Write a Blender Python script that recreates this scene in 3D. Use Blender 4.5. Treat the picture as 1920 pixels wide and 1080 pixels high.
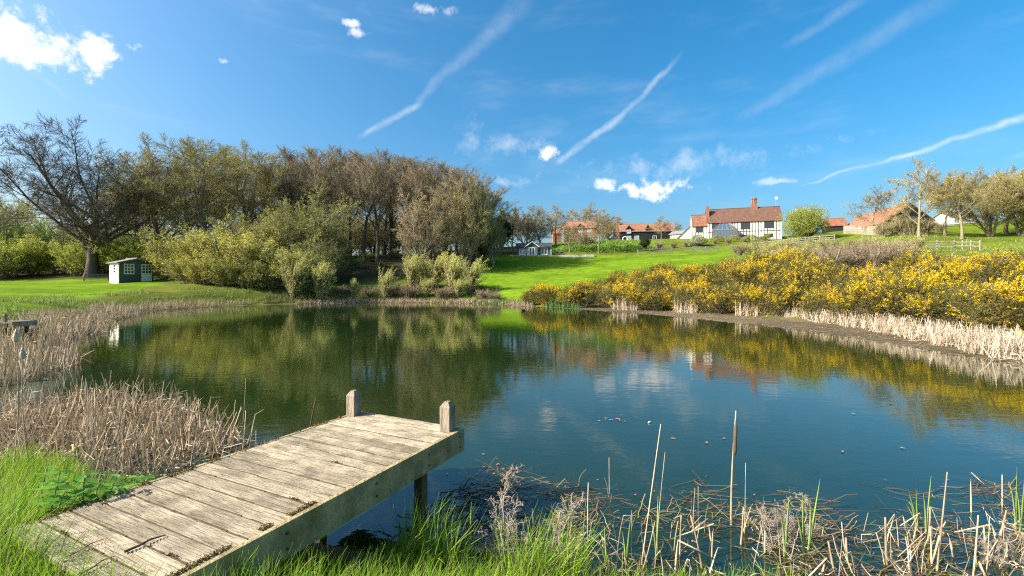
import bpy, bmesh, math, random
import numpy as np
from mathutils import Vector, Matrix

for o in list(bpy.data.objects): bpy.data.objects.remove(o)
SC = bpy.context.scene
COL = SC.collection
R = math.radians
random.seed(7)

# ------------------------------------------------------------------ camera, sky, sun, exposure
F, HZ, H = 853.33, 534.0, 2.3          # focal length in photo pixels, horizon row, eye height above the water
cam_d = bpy.data.cameras.new('camera'); cam = bpy.data.objects.new('camera', cam_d); COL.objects.link(cam)
cam_d.sensor_width = 36; cam_d.lens = 16.0; cam_d.clip_start = 0.05; cam_d.clip_end = 6000
cam_d.shift_y = -(540 - HZ) / 1920
cam.location = (0, 0, H); cam.rotation_euler = (R(90), 0, 0)
SC.camera = cam

SUN_AZ, SUN_EL = (-0.962, -0.272), R(34)
SKY_STRENGTH, CLOUD = 0.107, 5.2

world = bpy.data.worlds.new('World'); SC.world = world; world.use_nodes = True
world.cycles.sampling_method = 'MANUAL'; world.cycles.sample_map_resolution = 512
wn, wl = world.node_tree.nodes, world.node_tree.links
wn.clear()
w_out = wn.new('ShaderNodeOutputWorld'); w_bg = wn.new('ShaderNodeBackground')
w_bg.inputs['Strength'].default_value = SKY_STRENGTH
wl.new(w_bg.outputs[0], w_out.inputs[0])
sky = wn.new('ShaderNodeTexSky'); sky.sky_type = 'NISHITA'; sky.sun_disc = False
sky.sun_elevation = SUN_EL; sky.sun_rotation = math.atan2(SUN_AZ[0], SUN_AZ[1])
sky.air_density = 1.0; sky.dust_density = 4.0; sky.ozone_density = 4.0; sky.altitude = 0
w_hs = wn.new('ShaderNodeHueSaturation'); w_hs.inputs['Saturation'].default_value = 1.38
w_hs.inputs['Hue'].default_value = 0.487
wl.new(sky.outputs[0], w_hs.inputs['Color'])
w_tc = wn.new('ShaderNodeTexCoord')

def wmath(op, a, b=None, c=None, clamp=False):
    n = wn.new('ShaderNodeMath'); n.operation = op; n.use_clamp = clamp
    for i, v in enumerate((a, b, c)):
        if v is None: continue
        if isinstance(v, (int, float)): n.inputs[i].default_value = v
        else: wl.new(v, n.inputs[i])
    return n.outputs[0]
def wdot(vec, v):
    n = wn.new('ShaderNodeVectorMath'); n.operation = 'DOT_PRODUCT'
    wl.new(vec, n.inputs[0]); n.inputs[1].default_value = tuple(v)
    return n.outputs['Value']
def wnoise(scale, detail=5, rough=0.6, stretch=None, src=None):
    n = wn.new('ShaderNodeTexNoise'); n.inputs['Scale'].default_value = scale
    n.inputs['Detail'].default_value = detail; n.inputs['Roughness'].default_value = rough
    v = src or w_tc.outputs['Generated']
    if stretch:
        m = wn.new('ShaderNodeMapping'); m.inputs['Scale'].default_value = stretch[0]; m.inputs['Rotation'].default_value = stretch[1]
        wl.new(v, m.inputs[0]); v = m.outputs[0]
    wl.new(v, n.inputs['Vector'])
    return n
def wsmooth(x, a, b):
    n = wn.new('ShaderNodeMapRange'); n.interpolation_type = 'SMOOTHSTEP'
    wl.new(x, n.inputs[0]); n.inputs[1].default_value = a; n.inputs[2].default_value = b
    return n.outputs[0]
def pdir(px, py): return Vector(((px - 960) / F, 1.0, -(py - HZ) / F)).normalized()

# direction wobble shared by every trail and cloud
wob = wnoise(9.0, 3, 0.65)
w_scl = wn.new('ShaderNodeVectorMath'); w_scl.operation = 'MULTIPLY_ADD'; wl.new(wob.outputs['Color'], w_scl.inputs[0]); w_scl.inputs[1].default_value = (.03,) * 3; w_scl.inputs[2].default_value = (-.015,) * 3
w_add = wn.new('ShaderNodeVectorMath'); w_add.operation = 'ADD'; wl.new(w_tc.outputs['Generated'], w_add.inputs[0]); wl.new(w_scl.outputs[0], w_add.inputs[1])
DIRV = w_add.outputs[0]
n_fine = wnoise(26, 4, 0.68).outputs['Fac']
n_tex = wmath('MULTIPLY_ADD', n_fine, 1.5, -.22, True)
n_puff = wmath('MULTIPLY_ADD', n_fine, 3.4, -.7)
density = None
def add_density(d):
    global density
    density = d if density is None else wmath('MAXIMUM', density, d)
def wstep(x, a, b, lo=0., hi=1.):
    n = wn.new('ShaderNodeMapRange'); n.interpolation_type = 'SMOOTHSTEP'
    wl.new(x, n.inputs[0])
    for i, v in enumerate((a, b, lo, hi)): n.inputs[i+1].default_value = v
    return n.outputs[0]
def trail(p1, p2, w1, w2, amount, f1=.12, f2=.12):       # a contrail: a great-circle band between two directions
    a, b = pdir(*p1), pdir(*p2)
    n = a.cross(b).normalized(); e = (b - a) / (b - a).length_squared; k = a.dot(e)
    s = wdot(DIRV, e)
    w = wmath('MULTIPLY_ADD', s, (w2 - w1), w1 - k * (w2 - w1))
    q = wmath('DIVIDE', wmath('ABSOLUTE', wdot(DIRV, n)), w)
    d = wmath('MULTIPLY', wstep(q, 0., 1., amount, 0.), wstep(s, k, k + f1))
    add_density(wmath('MULTIPLY', wmath('MULTIPLY', d, wstep(s, k + 1 - f2, k + 1, 1., 0.)), n_tex))
def puff(c, a, b, amount, soft=.9):                      # a small cumulus
    cd = pdir(*c); sc = Vector((F / a, F / a, F / b))
    n = wn.new('ShaderNodeVectorMath'); n.operation = 'MULTIPLY_ADD'; wl.new(DIRV, n.inputs[0]); n.inputs[1].default_value = sc; n.inputs[2].default_value = [-cd[i] * sc[i] for i in range(3)]
    l = wn.new('ShaderNodeVectorMath'); l.operation = 'LENGTH'; wl.new(n.outputs[0], l.inputs[0])
    add_density(wstep(wmath('SUBTRACT', n_puff, l.outputs['Value']), 0., soft, 0., amount))
trail((664, 262), (800, 185), 0.0077, 0.0099, 0.39, .2, .2)
trail((770, 203), (1010, -20), 0.0092, 0.0306, 0.17, .1, .2)
trail((1035, 312), (1170, 220), 0.0107, 0.0107, 0.54, .15, .1)
trail((1145, 240), (1290, 90), 0.0099, 0.0077, 0.46, .1, .4)
trail((1490, 354), (1690, 292), 0.0031, 0.0061, 0.48, .3, .02)
trail((1660, 302), (2100, 160), 0.0061, 0.0099, 0.54, .06, .1)
trail((1360, 238), (1830, -40), 0.0153, 0.0245, 0.14, .2, .2)
trail((1460, 98), (1640, -20), 0.0107, 0.0168, 0.17, .3, .2)
trail((0, 95), (150, 195), 0.0092, 0.0061, 0.12, .2, .4)
trail((1860, 307), (2050, 272), 0.0077, 0.0107, 0.17, .3, .1)
puff((5, 66), 85, 38, 1.0); puff((50, 86), 50, 20, .95); puff((176, 92), 34, 26, .95)
puff((660, 46), 15, 8, .75); puff((671, 66), 16, 8, .65); puff((800, 17), 40, 9, .5)
puff((415, 113), 13, 6, .45); puff((1030, 292), 26, 14, .9); puff((1225, 352), 62, 20, 1.0); puff((1132, 346), 25, 14, .7)
puff((1455, 341), 45, 7, .4); puff((880, 258), 30, 34, .3, 1.8); puff((960, 270), 90, 24, .3, 1.8); puff((1290, 308), 200, 24, .36, 1.8); puff((940, 338), 60, 14, .3, 1.5)
# thin high cirrus all round the sky
cir = wnoise(3.0, 4, 0.62, ((1.2, .5, 4.5), (0, 0, .5)))
add_density(wstep(cir.outputs['Fac'], .50, .9, 0., .16))
w_mix = wn.new('ShaderNodeMix'); w_mix.data_type = 'RGBA'
wl.new(density, w_mix.inputs['Factor']); wl.new(w_hs.outputs[0], w_mix.inputs['A']); w_mix.inputs['B'].default_value = (CLOUD, CLOUD * .985, CLOUD * .97, 1)
wl.new(w_mix.outputs['Result'], w_bg.inputs['Color'])

sun_d = bpy.data.lights.new('sun', 'SUN'); sun = bpy.data.objects.new('sun', sun_d); COL.objects.link(sun)
sun_d.energy = 4.6; sun_d.angle = R(0.53); sun_d.color = (1.0, .945, .85)
sv = Vector((SUN_AZ[0] * math.cos(SUN_EL), SUN_AZ[1] * math.cos(SUN_EL), math.sin(SUN_EL)))
sun.rotation_euler = sv.to_track_quat('Z', 'Y').to_euler(); sun.location = sv * 100

SC.view_settings.view_transform = 'Standard'; SC.view_settings.look = 'None'
SC.view_settings.exposure = 1.2; SC.view_settings.gamma = 1.0
SC.render.engine = 'CYCLES'
SC.cycles.use_denoising = False
SC.cycles.pixel_filter_type = 'BLACKMAN_HARRIS'; SC.cycles.filter_width = 1.2
SC.cycles.use_adaptive_sampling = False
SC.cycles.sample_clamp_indirect = 4.0
SC.cycles.max_bounces = 6; SC.cycles.diffuse_bounces = 3; SC.cycles.transparent_max_bounces = 8; SC.cycles.transmission_bounces = 4
SC.cycles.caustics_reflective = False; SC.cycles.caustics_refractive = False

# ------------------------------------------------------------------ helpers
def P(px, py, d): return Vector(((px - 960) / F * d, d, H - (py - HZ) / F * d))     # the world point seen at a photo pixel, d metres off
def G(px, py, z=0.0): d = (H - z) * F / (py - HZ); return ((px - 960) / F * d, d)   # where that sight line meets a level
def XD(px, d): return (px - 960) / F * d

def tag(o, label=None, cat=None, group=None, kind=None):
    if label: o['label'] = label
    if cat: o['category'] = cat
    if group: o['group'] = group
    if kind: o['kind'] = kind
    return o
def empty(name, loc, rz=0.0, label=None, cat=None, group=None, scale=None):
    o = bpy.data.objects.new(name, None); COL.objects.link(o); o.empty_display_size = .2
    o.location = loc; o.rotation_euler = (0, 0, rz)
    if scale is not None: o.scale = scale if hasattr(scale, '__len__') else (scale,) * 3
    return tag(o, label, cat, group)
def link(name, mesh, parent=None, mat=None, loc=None):
    o = bpy.data.objects.new(name, mesh); COL.objects.link(o)
    if parent is not None: o.parent = parent
    if loc is not None: o.location = loc
    if mat is not None:
        if len(mesh.materials) == 0: mesh.materials.append(mat)
        elif mesh.materials[0] != mat:
            o.material_slots[0].link = 'OBJECT'; o.material_slots[0].material = mat
    return o
def np_mesh(name, V, Q=None, T=None, tint=None, smooth=False):
    """a mesh from numpy arrays: quads Q, triangles T, per-vertex tint colours"""
    me = bpy.data.meshes.new(name)
    V = np.asarray(V, np.float32).reshape(-1, 3)
    nq = 0 if Q is None else len(Q); nt = 0 if T is None else len(T)
    me.vertices.add(len(V)); me.vertices.foreach_set('co', V.ravel())
    me.loops.add(nq * 4 + nt * 3); me.polygons.add(nq + nt)
    idx = []
    if nq: idx.append(np.asarray(Q, np.int32).ravel())
    if nt: idx.append(np.asarray(T, np.int32).ravel())
    me.loops.foreach_set('vertex_index', np.concatenate(idx))
    st = np.concatenate([np.arange(nq) * 4, nq * 4 + np.arange(nt) * 3]).astype(np.int32)
    me.polygons.foreach_set('loop_start', st)
    if smooth: me.polygons.foreach_set('use_smooth', np.ones(nq + nt, bool))
    if tint is not None:
        a = me.color_attributes.new('tint', 'FLOAT_COLOR', 'POINT')
        c = np.ones((len(V), 4), np.float32); c[:, :3] = tint
        a.data.foreach_set('color', c.ravel())
    me.update(calc_edges=True); me.validate()
    return me

class MB:
    """collects boxes, prisms and tubes into one mesh"""
    def __init__(s): s.v = []; s.f = []
    def add(s, vs, fs):
        n = len(s.v); s.v += [tuple(v) for v in vs]; s.f += [tuple(i + n for i in f) for f in fs]; return s
    def box(s, x0, x1, y0, y1, z0, z1):
        return s.add([(x0,y0,z0),(x1,y0,z0),(x1,y1,z0),(x0,y1,z0),(x0,y0,z1),(x1,y0,z1),(x1,y1,z1),(x0,y1,z1)],
                     [(0,3,2,1),(4,5,6,7),(0,1,5,4),(1,2,6,5),(2,3,7,6),(3,0,4,7)])
    def beam(s, a, b, w, h):
        a, b = Vector(a), Vector(b); t = (b - a).normalized()
        u = t.cross(Vector((0,0,1)));  u = Vector((1,0,0)) if u.length < 1e-4 else u.normalized()
        v = u.cross(t)
        vs = [p + u * (i * w / 2) + v * (j * h / 2) for p in (a, b) for i, j in ((-1,-1),(1,-1),(1,1),(-1,1))]
        return s.add(vs, [(0,1,2,3)[::-1],(4,5,6,7),(0,1,5,4),(1,2,6,5),(2,3,7,6),(3,0,4,7)])
    def prism(s, poly, ax, a0, a1):
        """extrude a 2-D polygon along axis ax ('x','y','z')"""
        n = len(poly); vs = []
        for a in (a0, a1):
            for p, q in poly: vs.append({'x': (a, p, q), 'y': (p, a, q), 'z': (p, q, a)}[ax])
        fs = [tuple(range(n))[::-1], tuple(range(n, 2 * n))] + [(i, (i + 1) % n, (i + 1) % n + n, i + n) for i in range(n)]
        return s.add(vs, fs)
    def tube(s, pts, rads, S=6):
        n0 = len(s.v); pts = [Vector(p) for p in pts]
        for i, p in enumerate(pts):
            t = (pts[min(i + 1, len(pts) - 1)] - pts[max(i - 1, 0)]).normalized()
            u = t.cross(Vector((0, 0, 1))); u = Vector((1, 0, 0)) if u.length < 1e-3 else u.normalized(); v = t.cross(u)
            for k in range(S):
                a = 2 * math.pi * k / S; s.v.append(tuple(p + (u * math.cos(a) + v * math.sin(a)) * rads[i]))
        for i in range(len(pts) - 1):
            for k in range(S):
                s.f.append((n0 + i * S + k, n0 + i * S + (k + 1) % S, n0 + (i + 1) * S + (k + 1) % S, n0 + (i + 1) * S + k))
        s.f.append(tuple(n0 + k for k in range(S))[::-1]); s.f.append(tuple(n0 + (len(pts) - 1) * S + k for k in range(S)))
        return s
    def mesh(s, name, bevel=0.0, smooth=False):
        me = bpy.data.meshes.new(name); me.from_pydata(s.v, [], s.f); me.update()
        bm = bmesh.new(); bm.from_mesh(me); bmesh.ops.recalc_face_normals(bm, faces=bm.faces)
        if bevel: bmesh.ops.bevel(bm, geom=list(bm.edges), offset=bevel, segments=1, affect='EDGES')
        bm.to_mesh(me); bm.free()
        if smooth: me.polygons.foreach_set('use_smooth', [True] * len(me.polygons))
        return me
    def part(s, name, mat, parent, bevel=0.0, loc=None, smooth=False): return link(name, s.mesh(name, bevel, smooth), parent, mat, loc)

def material(name, col, rough=.8, var=.25, nscale=6.0, stretch=None, col2=None, tint=False, trans=0.0, bump=0.0, objvar=0.0, spec=.3, coord='Object', bscale=None, metal=0.0, blot=None):
    m = bpy.data.materials.new(name); m.use_nodes = True
    nt = m.node_tree; N, L = nt.nodes, nt.links; N.clear()
    out = N.new('ShaderNodeOutputMaterial')
    tc = N.new('ShaderNodeTexCoord'); mp = N.new('ShaderNodeMapping'); src = tc.outputs[coord]
    if objvar:                                                # every object samples its own stretch of the grain
        oj = N.new('ShaderNodeObjectInfo'); va = N.new('ShaderNodeVectorMath'); va.operation = 'MULTIPLY_ADD'; va.inputs[1].default_value = (31, 17, 23)
        L.new(oj.outputs['Random'], va.inputs[0]); L.new(src, va.inputs[2]); src = va.outputs[0]
    L.new(src, mp.inputs[0])
    if stretch: mp.inputs['Scale'].default_value = stretch
    nz = N.new('ShaderNodeTexNoise'); nz.inputs['Scale'].default_value = nscale; nz.inputs['Detail'].default_value = 5; nz.inputs['Roughness'].default_value = .62
    L.new(mp.outputs[0], nz.inputs['Vector'])
    rp = N.new('ShaderNodeValToRGB'); L.new(nz.outputs['Fac'], rp.inputs[0])
    c2 = col2 or tuple(c * (1 - var) for c in col); c1 = col if col2 else tuple(min(1, c * (1 + var)) for c in col)
    rp.color_ramp.elements[0].position = .32; rp.color_ramp.elements[1].position = .68
    rp.color_ramp.elements[0].color = (*c2, 1); rp.color_ramp.elements[1].color = (*c1, 1)
    c = rp.outputs[0]
    if blot:
        n2 = N.new('ShaderNodeTexNoise'); n2.inputs['Scale'].default_value = blot[0]; n2.inputs['Detail'].default_value = 4; L.new(src, n2.inputs['Vector'])
        m2 = N.new('ShaderNodeMapRange'); L.new(n2.outputs['Fac'], m2.inputs[0]); m2.inputs[1].default_value = .38; m2.inputs[2].default_value = .58; m2.inputs[3].default_value = blot[1]; m2.inputs[4].default_value = 1.0
        mb_ = N.new('ShaderNodeMix'); mb_.data_type = 'RGBA'; mb_.blend_type = 'MULTIPLY'; mb_.inputs['Factor'].default_value = 1; L.new(c, mb_.inputs['A']); L.new(m2.outputs[0], mb_.inputs['B']); c = mb_.outputs['Result']
    if tint:
        at = N.new('ShaderNodeAttribute'); at.attribute_name = 'tint'
        mx = N.new('ShaderNodeMix'); mx.data_type = 'RGBA'; mx.blend_type = 'MULTIPLY'; mx.inputs['Factor'].default_value = 1
        L.new(c, mx.inputs['A']); L.new(at.outputs['Color'], mx.inputs['B']); c = mx.outputs['Result']
    if objvar:
        oi = N.new('ShaderNodeObjectInfo'); hs = N.new('ShaderNodeHueSaturation')
        mr = N.new('ShaderNodeMapRange'); L.new(oi.outputs['Random'], mr.inputs[0]); mr.inputs[3].default_value = 1 - objvar; mr.inputs[4].default_value = 1 + objvar
        L.new(mr.outputs[0], hs.inputs['Value']); L.new(c, hs.inputs['Color']); c = hs.outputs[0]
    b = N.new('ShaderNodeBsdfPrincipled'); L.new(c, b.inputs['Base Color'])
    b.inputs['Roughness'].default_value = rough; b.inputs['Specular IOR Level'].default_value = spec; b.inputs['Metallic'].default_value = metal
    if bump:
        bz = N.new('ShaderNodeTexNoise'); bz.inputs['Scale'].default_value = bscale or nscale * 3; bz.inputs['Detail'].default_value = 4
        L.new(mp.outputs[0], bz.inputs['Vector'])
        bp = N.new('ShaderNodeBump'); bp.inputs['Strength'].default_value = bump; bp.inputs['Distance'].default_value = .03
        L.new(bz.outputs['Fac'], bp.inputs['Height']); L.new(bp.outputs[0], b.inputs['Normal'])
    sh = b.outputs[0]
    if trans:
        tr = N.new('ShaderNodeBsdfTranslucent'); L.new(c, tr.inputs['Color'])
        ms = N.new('ShaderNodeMixShader'); ms.inputs[0].default_value = trans
        L.new(sh, ms.inputs[1]); L.new(tr.outputs[0], ms.inputs[2]); sh = ms.outputs[0]
    L.new(sh, out.inputs[0])
    return m
ORD = ['first','second','third','fourth','fifth','sixth','seventh','eighth','ninth','tenth','eleventh','twelfth','thirteenth','fourteenth','fifteenth','sixteenth','seventeenth','eighteenth','nineteenth','twentieth',
       'twenty-first','twenty-second','twenty-third','twenty-fourth','twenty-fifth','twenty-sixth','twenty-seventh','twenty-eighth','twenty-ninth','thirtieth']

# ------------------------------------------------------------------ the land
def catmull(pts, n=6):
    p = np.array(pts, float); m = len(p); out = []
    for i in range(m):
        a, b, c, d = p[(i-1) % m], p[i], p[(i+1) % m], p[(i+2) % m]
        for t in np.linspace(0, 1, n, endpoint=False):
            out.append(.5 * ((2*b) + (-a+c)*t + (2*a-5*b+4*c-d)*t*t + (-a+3*b-3*c+d)*t**3))
    return np.array(out)
shore_px = [(60,700),(130,640),(220,600),(300,582),(450,573.5),(620,568.5),(760,567.5),(900,569),(990,574),(1100,581),(1250,592),(1450,613),(1600,633),(1750,656),(1920,682)]
SHORE = [(-8.6,6.6),(-11.4,9.0)] + [G(*p) for p in shore_px] + [(17.5,11),(18.5,8),(15,4.6),(10,3.3),(6,3.25),(3,3.3),(1.0,3.4),(-.3,3.62),(-1.3,3.9),(-2.5,4.3),(-3.8,4.8),(-6,5.7)]
POND = catmull(SHORE)
def poly_sd(x, y, poly):
    """signed distance to a closed polygon, negative inside"""
    x = np.atleast_1d(np.asarray(x, float)); y = np.atleast_1d(np.asarray(y, float))
    a = np.asarray(poly, float); b = np.roll(a, -1, 0)
    out = np.full(x.shape, 1e18); ins = np.zeros(x.shape, bool)
    for (ax, ay), (bx, by) in zip(a, b):
        ex, ey = bx - ax, by - ay; l2 = ex*ex + ey*ey + 1e-12
        t = np.clip(((x-ax)*ex + (y-ay)*ey) / l2, 0, 1)
        out = np.minimum(out, (x-ax-t*ex)**2 + (y-ay-t*ey)**2)
        cr = (ay > y) != (by > y)
        with np.errstate(divide='ignore', invalid='ignore'): xi = ex * (y-ay) / (ey if ey else 1e-12) + ax
        ins ^= cr & (x < xi)
    return np.where(ins, -1, 1) * np.sqrt(out)
ctrl_px = [(0,575,24),(100,560,38),(0,530,62),(243,528,62),(400,530,60),(620,545,63),(620,520,72),(700,487,86),(500,500,76),(250,502,80),(0,515,85),(900,545,61),(800,520,72),
  (930,505,82),(1000,479,98),(1100,478,99),(930,474,104),(1195,479,95),(1370,470,97),(1300,449,115),(1470,449,112),(1160,454,150),(1060,455,150),(1100,457,118),(1010,470,112),
  (1100,560,47),(1250,541,43),(1500,505,45),(1500,472,66),(1700,492,50),(1700,462,70),(1900,505,40),(1900,465,60),(1720,446,76),(1805,448,73),(1900,442,80),(1660,430,95),(1815,421,100),(1915,412,125),
  (1560,436,106),(1900,562,24),(1700,560,28),(1330,497,72),(1150,520,70)]
CT = [tuple(P(*c)) for c in ctrl_px] + [(-40,-20,.9),(0,-20,.9),(40,-20,1.5),(0,1.4,.62),(-2.5,2.2,.62),(-5,3,.60),(4,1.6,.6),(30,2,1.0),(45,15,2),(62,35,6),(-35,8,1.2),(-60,40,2.2),(-110,80,4),(-160,150,8),
  (170,100,22),(220,220,22),(0,260,15),(-110,220,10),(110,260,16),(0,600,12),(400,600,12),(-400,600,12),(500,0,12),(-500,0,4),(0,-400,1),(400,-400,4),(-400,-400,2),(60,170,17),(120,160,20)]
CT = np.array(CT)
def _phi(r2): return np.sqrt(r2 + 9.0)
_A = _phi(((CT[:, None, :2] - CT[None, :, :2])**2).sum(-1)); _n = len(CT)
_M = np.zeros((_n+1, _n+1)); _M[:_n, :_n] = _A; _M[:_n, _n] = 1; _M[_n, :_n] = 1
_w = np.linalg.solve(_M, np.append(CT[:, 2], 0))
def sstep(a, b, x): t = np.clip((x - a) / (b - a), 0, 1); return t*t*(3-2*t)
def hgt(x, y):
    x = np.atleast_1d(np.asarray(x, float)); y = np.atleast_1d(np.asarray(y, float))
    base = np.full(x.shape, _w[_n])
    for i in range(_n): base = base + _w[i] * _phi((x-CT[i,0])**2 + (y-CT[i,1])**2)
    sd = poly_sd(x, y, POND)
    near = sstep(9, 4, np.hypot(x, y))                          # the trodden bank by the camera
    right = sstep(3, 8, x) * sstep(8, 13, y)                    # the mud flat below the gorse
    m = .25 + 2.6 * right; w = 5.5 * (1-near) + 1.5 * near + 1.0 * right
    out = .03 + .035 * np.clip(sd, 0, m) + base * sstep(m - .3, m + w, sd) 
    far = np.hypot(x, y)
    out = out + .05 * np.sin(x*.9 + 1.3*np.sin(y*.5)) * np.sin(y*.8 + .7) * sstep(8, 20, far) * sstep(1, 6, sd)
    ins = -.03 - .9 * sstep(0, 5, -sd) - .12 * np.clip(-sd, 0, 2)
    return np.where(sd > 0, out, ins)
def zt(x, y): return float(hgt(x, y)[0])
def GP(px, d): x = XD(px, d); return Vector((x, d, zt(x, d)))

lawn_c = [tuple(P(*p)[:2]) for p in [(905,556,62),(985,562,54),(1090,556,50),(1200,540,52),(1330,500,72),(1400,470,97),(1195,479,95),(1045,479,98.5),(915,479,98),(890,500,85),(850,535,68)]]
lawn_l = [tuple(P(*p)[:2]) for p in [(-300,528,64),(300,528,64),(300,545,56),(200,555,45),(110,565,33),(30,575,24),(-200,590,20)]]
wood = [(-140,66),(-50,66),(-30,66),(-14,72),(-7,80),(-4,100),(8,107),(6,135),(-150,170)]
def build_land():
    ang = np.concatenate([np.linspace(-180, -62, 36, endpoint=False), np.linspace(-62, 62, 400, endpoint=False), np.linspace(62, 180, 36, endpoint=False)])
    rad = np.concatenate([np.linspace(.3, 2, 6, endpoint=False), np.linspace(2, 8, 100, endpoint=False), 8 * (150/8)**np.linspace(0, 1, 170, endpoint=False), 150 * (4000/150)**np.linspace(0, 1, 36)])
    A, Rr = np.meshgrid(np.radians(ang), rad, indexing='ij')
    x, y = (np.sin(A)*Rr).ravel(), (np.cos(A)*Rr).ravel()
    z = hgt(x, y); na, nr = A.shape
    i, j = np.meshgrid(np.arange(na), np.arange(nr-1), indexing='ij'); i2 = (i+1) % na
    Q = np.stack([i*nr+j, i2*nr+j, i2*nr+j+1, i*nr+j+1], -1).reshape(-1, 4)
    sd = poly_sd(x, y, POND)
    rng = np.random.default_rng(3)
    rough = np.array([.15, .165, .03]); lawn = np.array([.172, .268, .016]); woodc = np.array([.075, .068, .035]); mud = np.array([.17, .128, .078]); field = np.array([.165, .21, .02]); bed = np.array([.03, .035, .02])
    c = np.tile(rough, (len(x), 1))
    def mix(col, f): 
        nonlocal c
        c = c * (1-f[:, None]) + col * f[:, None]
    mix(field, sstep(20, 28, x) * sstep(36, 46, y)); mix(field, sstep(98, 104, y) * sstep(5, 12, x))
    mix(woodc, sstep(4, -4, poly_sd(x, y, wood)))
    mix(lawn, sstep(.8, -.8, poly_sd(x, y, lawn_c))); mix(lawn, sstep(.8, -.8, poly_sd(x, y, lawn_l)))
    mix(np.array([.13, .19, .022]), sstep(8, 5, np.hypot(x, y)))
    right = sstep(3, 8, x) * sstep(8, 13, y)
    mix(mud, sstep(.5 + 4*right, .15 + 2.9*right, sd)); mix(bed, (sd < -.15).astype(float))
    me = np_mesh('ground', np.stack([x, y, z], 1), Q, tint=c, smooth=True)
    m = material('ground_soil', (1, 1, 1), .95, .3, .9, tint=True, bump=.6, bscale=9, spec=.02, col2=(.55, .64, .5), blot=(.16, .72))
    tag(link('ground', me, None, m), kind='structure', label='grassy banks, lawns and hillside around the pond')
build_land()

def build_water():
    m = bpy.data.materials.new('pond_water'); m.use_nodes = True; nt = m.node_tree; N, L = nt.nodes, nt.links
    b = N['Principled BSDF']; b.inputs['Base Color'].default_value = (.009, .022, .003, 1); b.inputs['Roughness'].default_value = .025
    b.inputs['IOR'].default_value = 1.68; b.inputs['Specular IOR Level'].default_value = .5
    tc = N.new('ShaderNodeTexCoord'); prev = None
    for sc, st, dist, strg, det in (((.55, 1.1, 1), .9, .05, .05, 2), ((2.2, 4.6, 1), 1.0, .018, .13, 3), ((9, 15, 1), 1.0, .004, .16, 2)):
        mp = N.new('ShaderNodeMapping'); mp.inputs['Scale'].default_value = sc; mp.inputs['Rotation'].default_value = (0, 0, .25); L.new(tc.outputs['Object'], mp.inputs[0])
        nz = N.new('ShaderNodeTexNoise'); nz.inputs['Scale'].default_value = st; nz.inputs['Detail'].default_value = det; L.new(mp.outputs[0], nz.inputs['Vector'])
        bp = N.new('ShaderNodeBump'); bp.inputs['Strength'].default_value = strg; bp.inputs['Distance'].default_value = dist
        L.new(nz.outputs['Fac'], bp.inputs['Height'])
        if prev: L.new(prev, bp.inputs['Normal'])
        prev = bp.outputs[0]
    L.new(prev, b.inputs['Normal'])
    mb = MB(); c = POND.mean(0); P2 = [(p[0] + (p[0]-c[0])*.03, p[1] + (p[1]-c[1])*.03) for p in POND]
    me = bpy.data.meshes.new('water'); me.from_pydata([(x, y, 0) for x, y in P2], [], [tuple(range(len(P2)))]); me.update()
    if me.polygons[0].normal.z < 0: me.flip_normals()
    tag(link('water', me, None, m), kind='structure', label='rippled dark green pond water reflecting woods and sky')
build_water()
# ------------------------------------------------------------------ plants: branch skeletons grown level by level
def interp(pts, t):
    B, K, D = pts.shape; f = np.clip(t, 0, .9999) * (K-1); i = f.astype(int); fr = (f - i)[..., None]
    b = np.arange(B)[:, None]
    return pts[b, i] * (1-fr) + pts[b, i+1] * fr, pts[b, i+1] - pts[b, i]
def nrm(v): return v / (np.linalg.norm(v, axis=-1, keepdims=True) + 1e-9)
def walk(rng, p0, d0, L, K, up, wander, wind):
    pts = [p0]; d = nrm(d0); st = (L / (K-1))[:, None]
    for k in range(K-1):
        pts.append(pts[-1] + d * st)
        d = nrm(d + np.array([0, 0, up]) + np.array([wind, wind*.3, 0]) + rng.normal(0, wander, d.shape))
    return np.stack(pts, 1)
def sprout(rng, pts, rad, n, t0, t1, ang, angsd, ratio, shape, K, up=0., wander=.1, wind=0., rr=.6, rmin=.006, tip=.25):
    B = len(pts); plen = np.linalg.norm(np.diff(pts, axis=1), axis=-1).sum(1)
    u = (np.arange(n)[None] + rng.random((B, n))) / n; t = t0 + (t1-t0) * u
    pos, tan = interp(pts, t); r, _ = interp(rad[..., None], t); r = r[..., 0]; tan = nrm(tan)
    ref = np.where(np.abs(tan[..., 2:3]) > .9, np.array([1., 0, 0]), np.array([0, 0, 1.]))
    a = nrm(np.cross(tan, ref)); b = np.cross(tan, a)
    az = np.arange(n)[None] * 2.4 + rng.random((B, 1)) * 6.3 + rng.normal(0, .5, (B, n))
    th = np.radians(rng.normal(ang, angsd, (B, n)))
    d = tan * np.cos(th)[..., None] + (a * np.cos(az)[..., None] + b * np.sin(az)[..., None]) * np.sin(th)[..., None]
    L = plen[:, None] * ratio * (1 - shape * u) * rng.uniform(.7, 1.25, (B, n))
    P0, D, LL, r0 = pos.reshape(-1, 3), d.reshape(-1, 3), L.ravel(), np.maximum(r.ravel() * rr * rng.uniform(.7, 1.05, B*n), rmin)
    q = walk(rng, P0, D, LL, K, up, wander, wind)
    return q, r0[:, None] * np.linspace(1, tip, K)[None]
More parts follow.
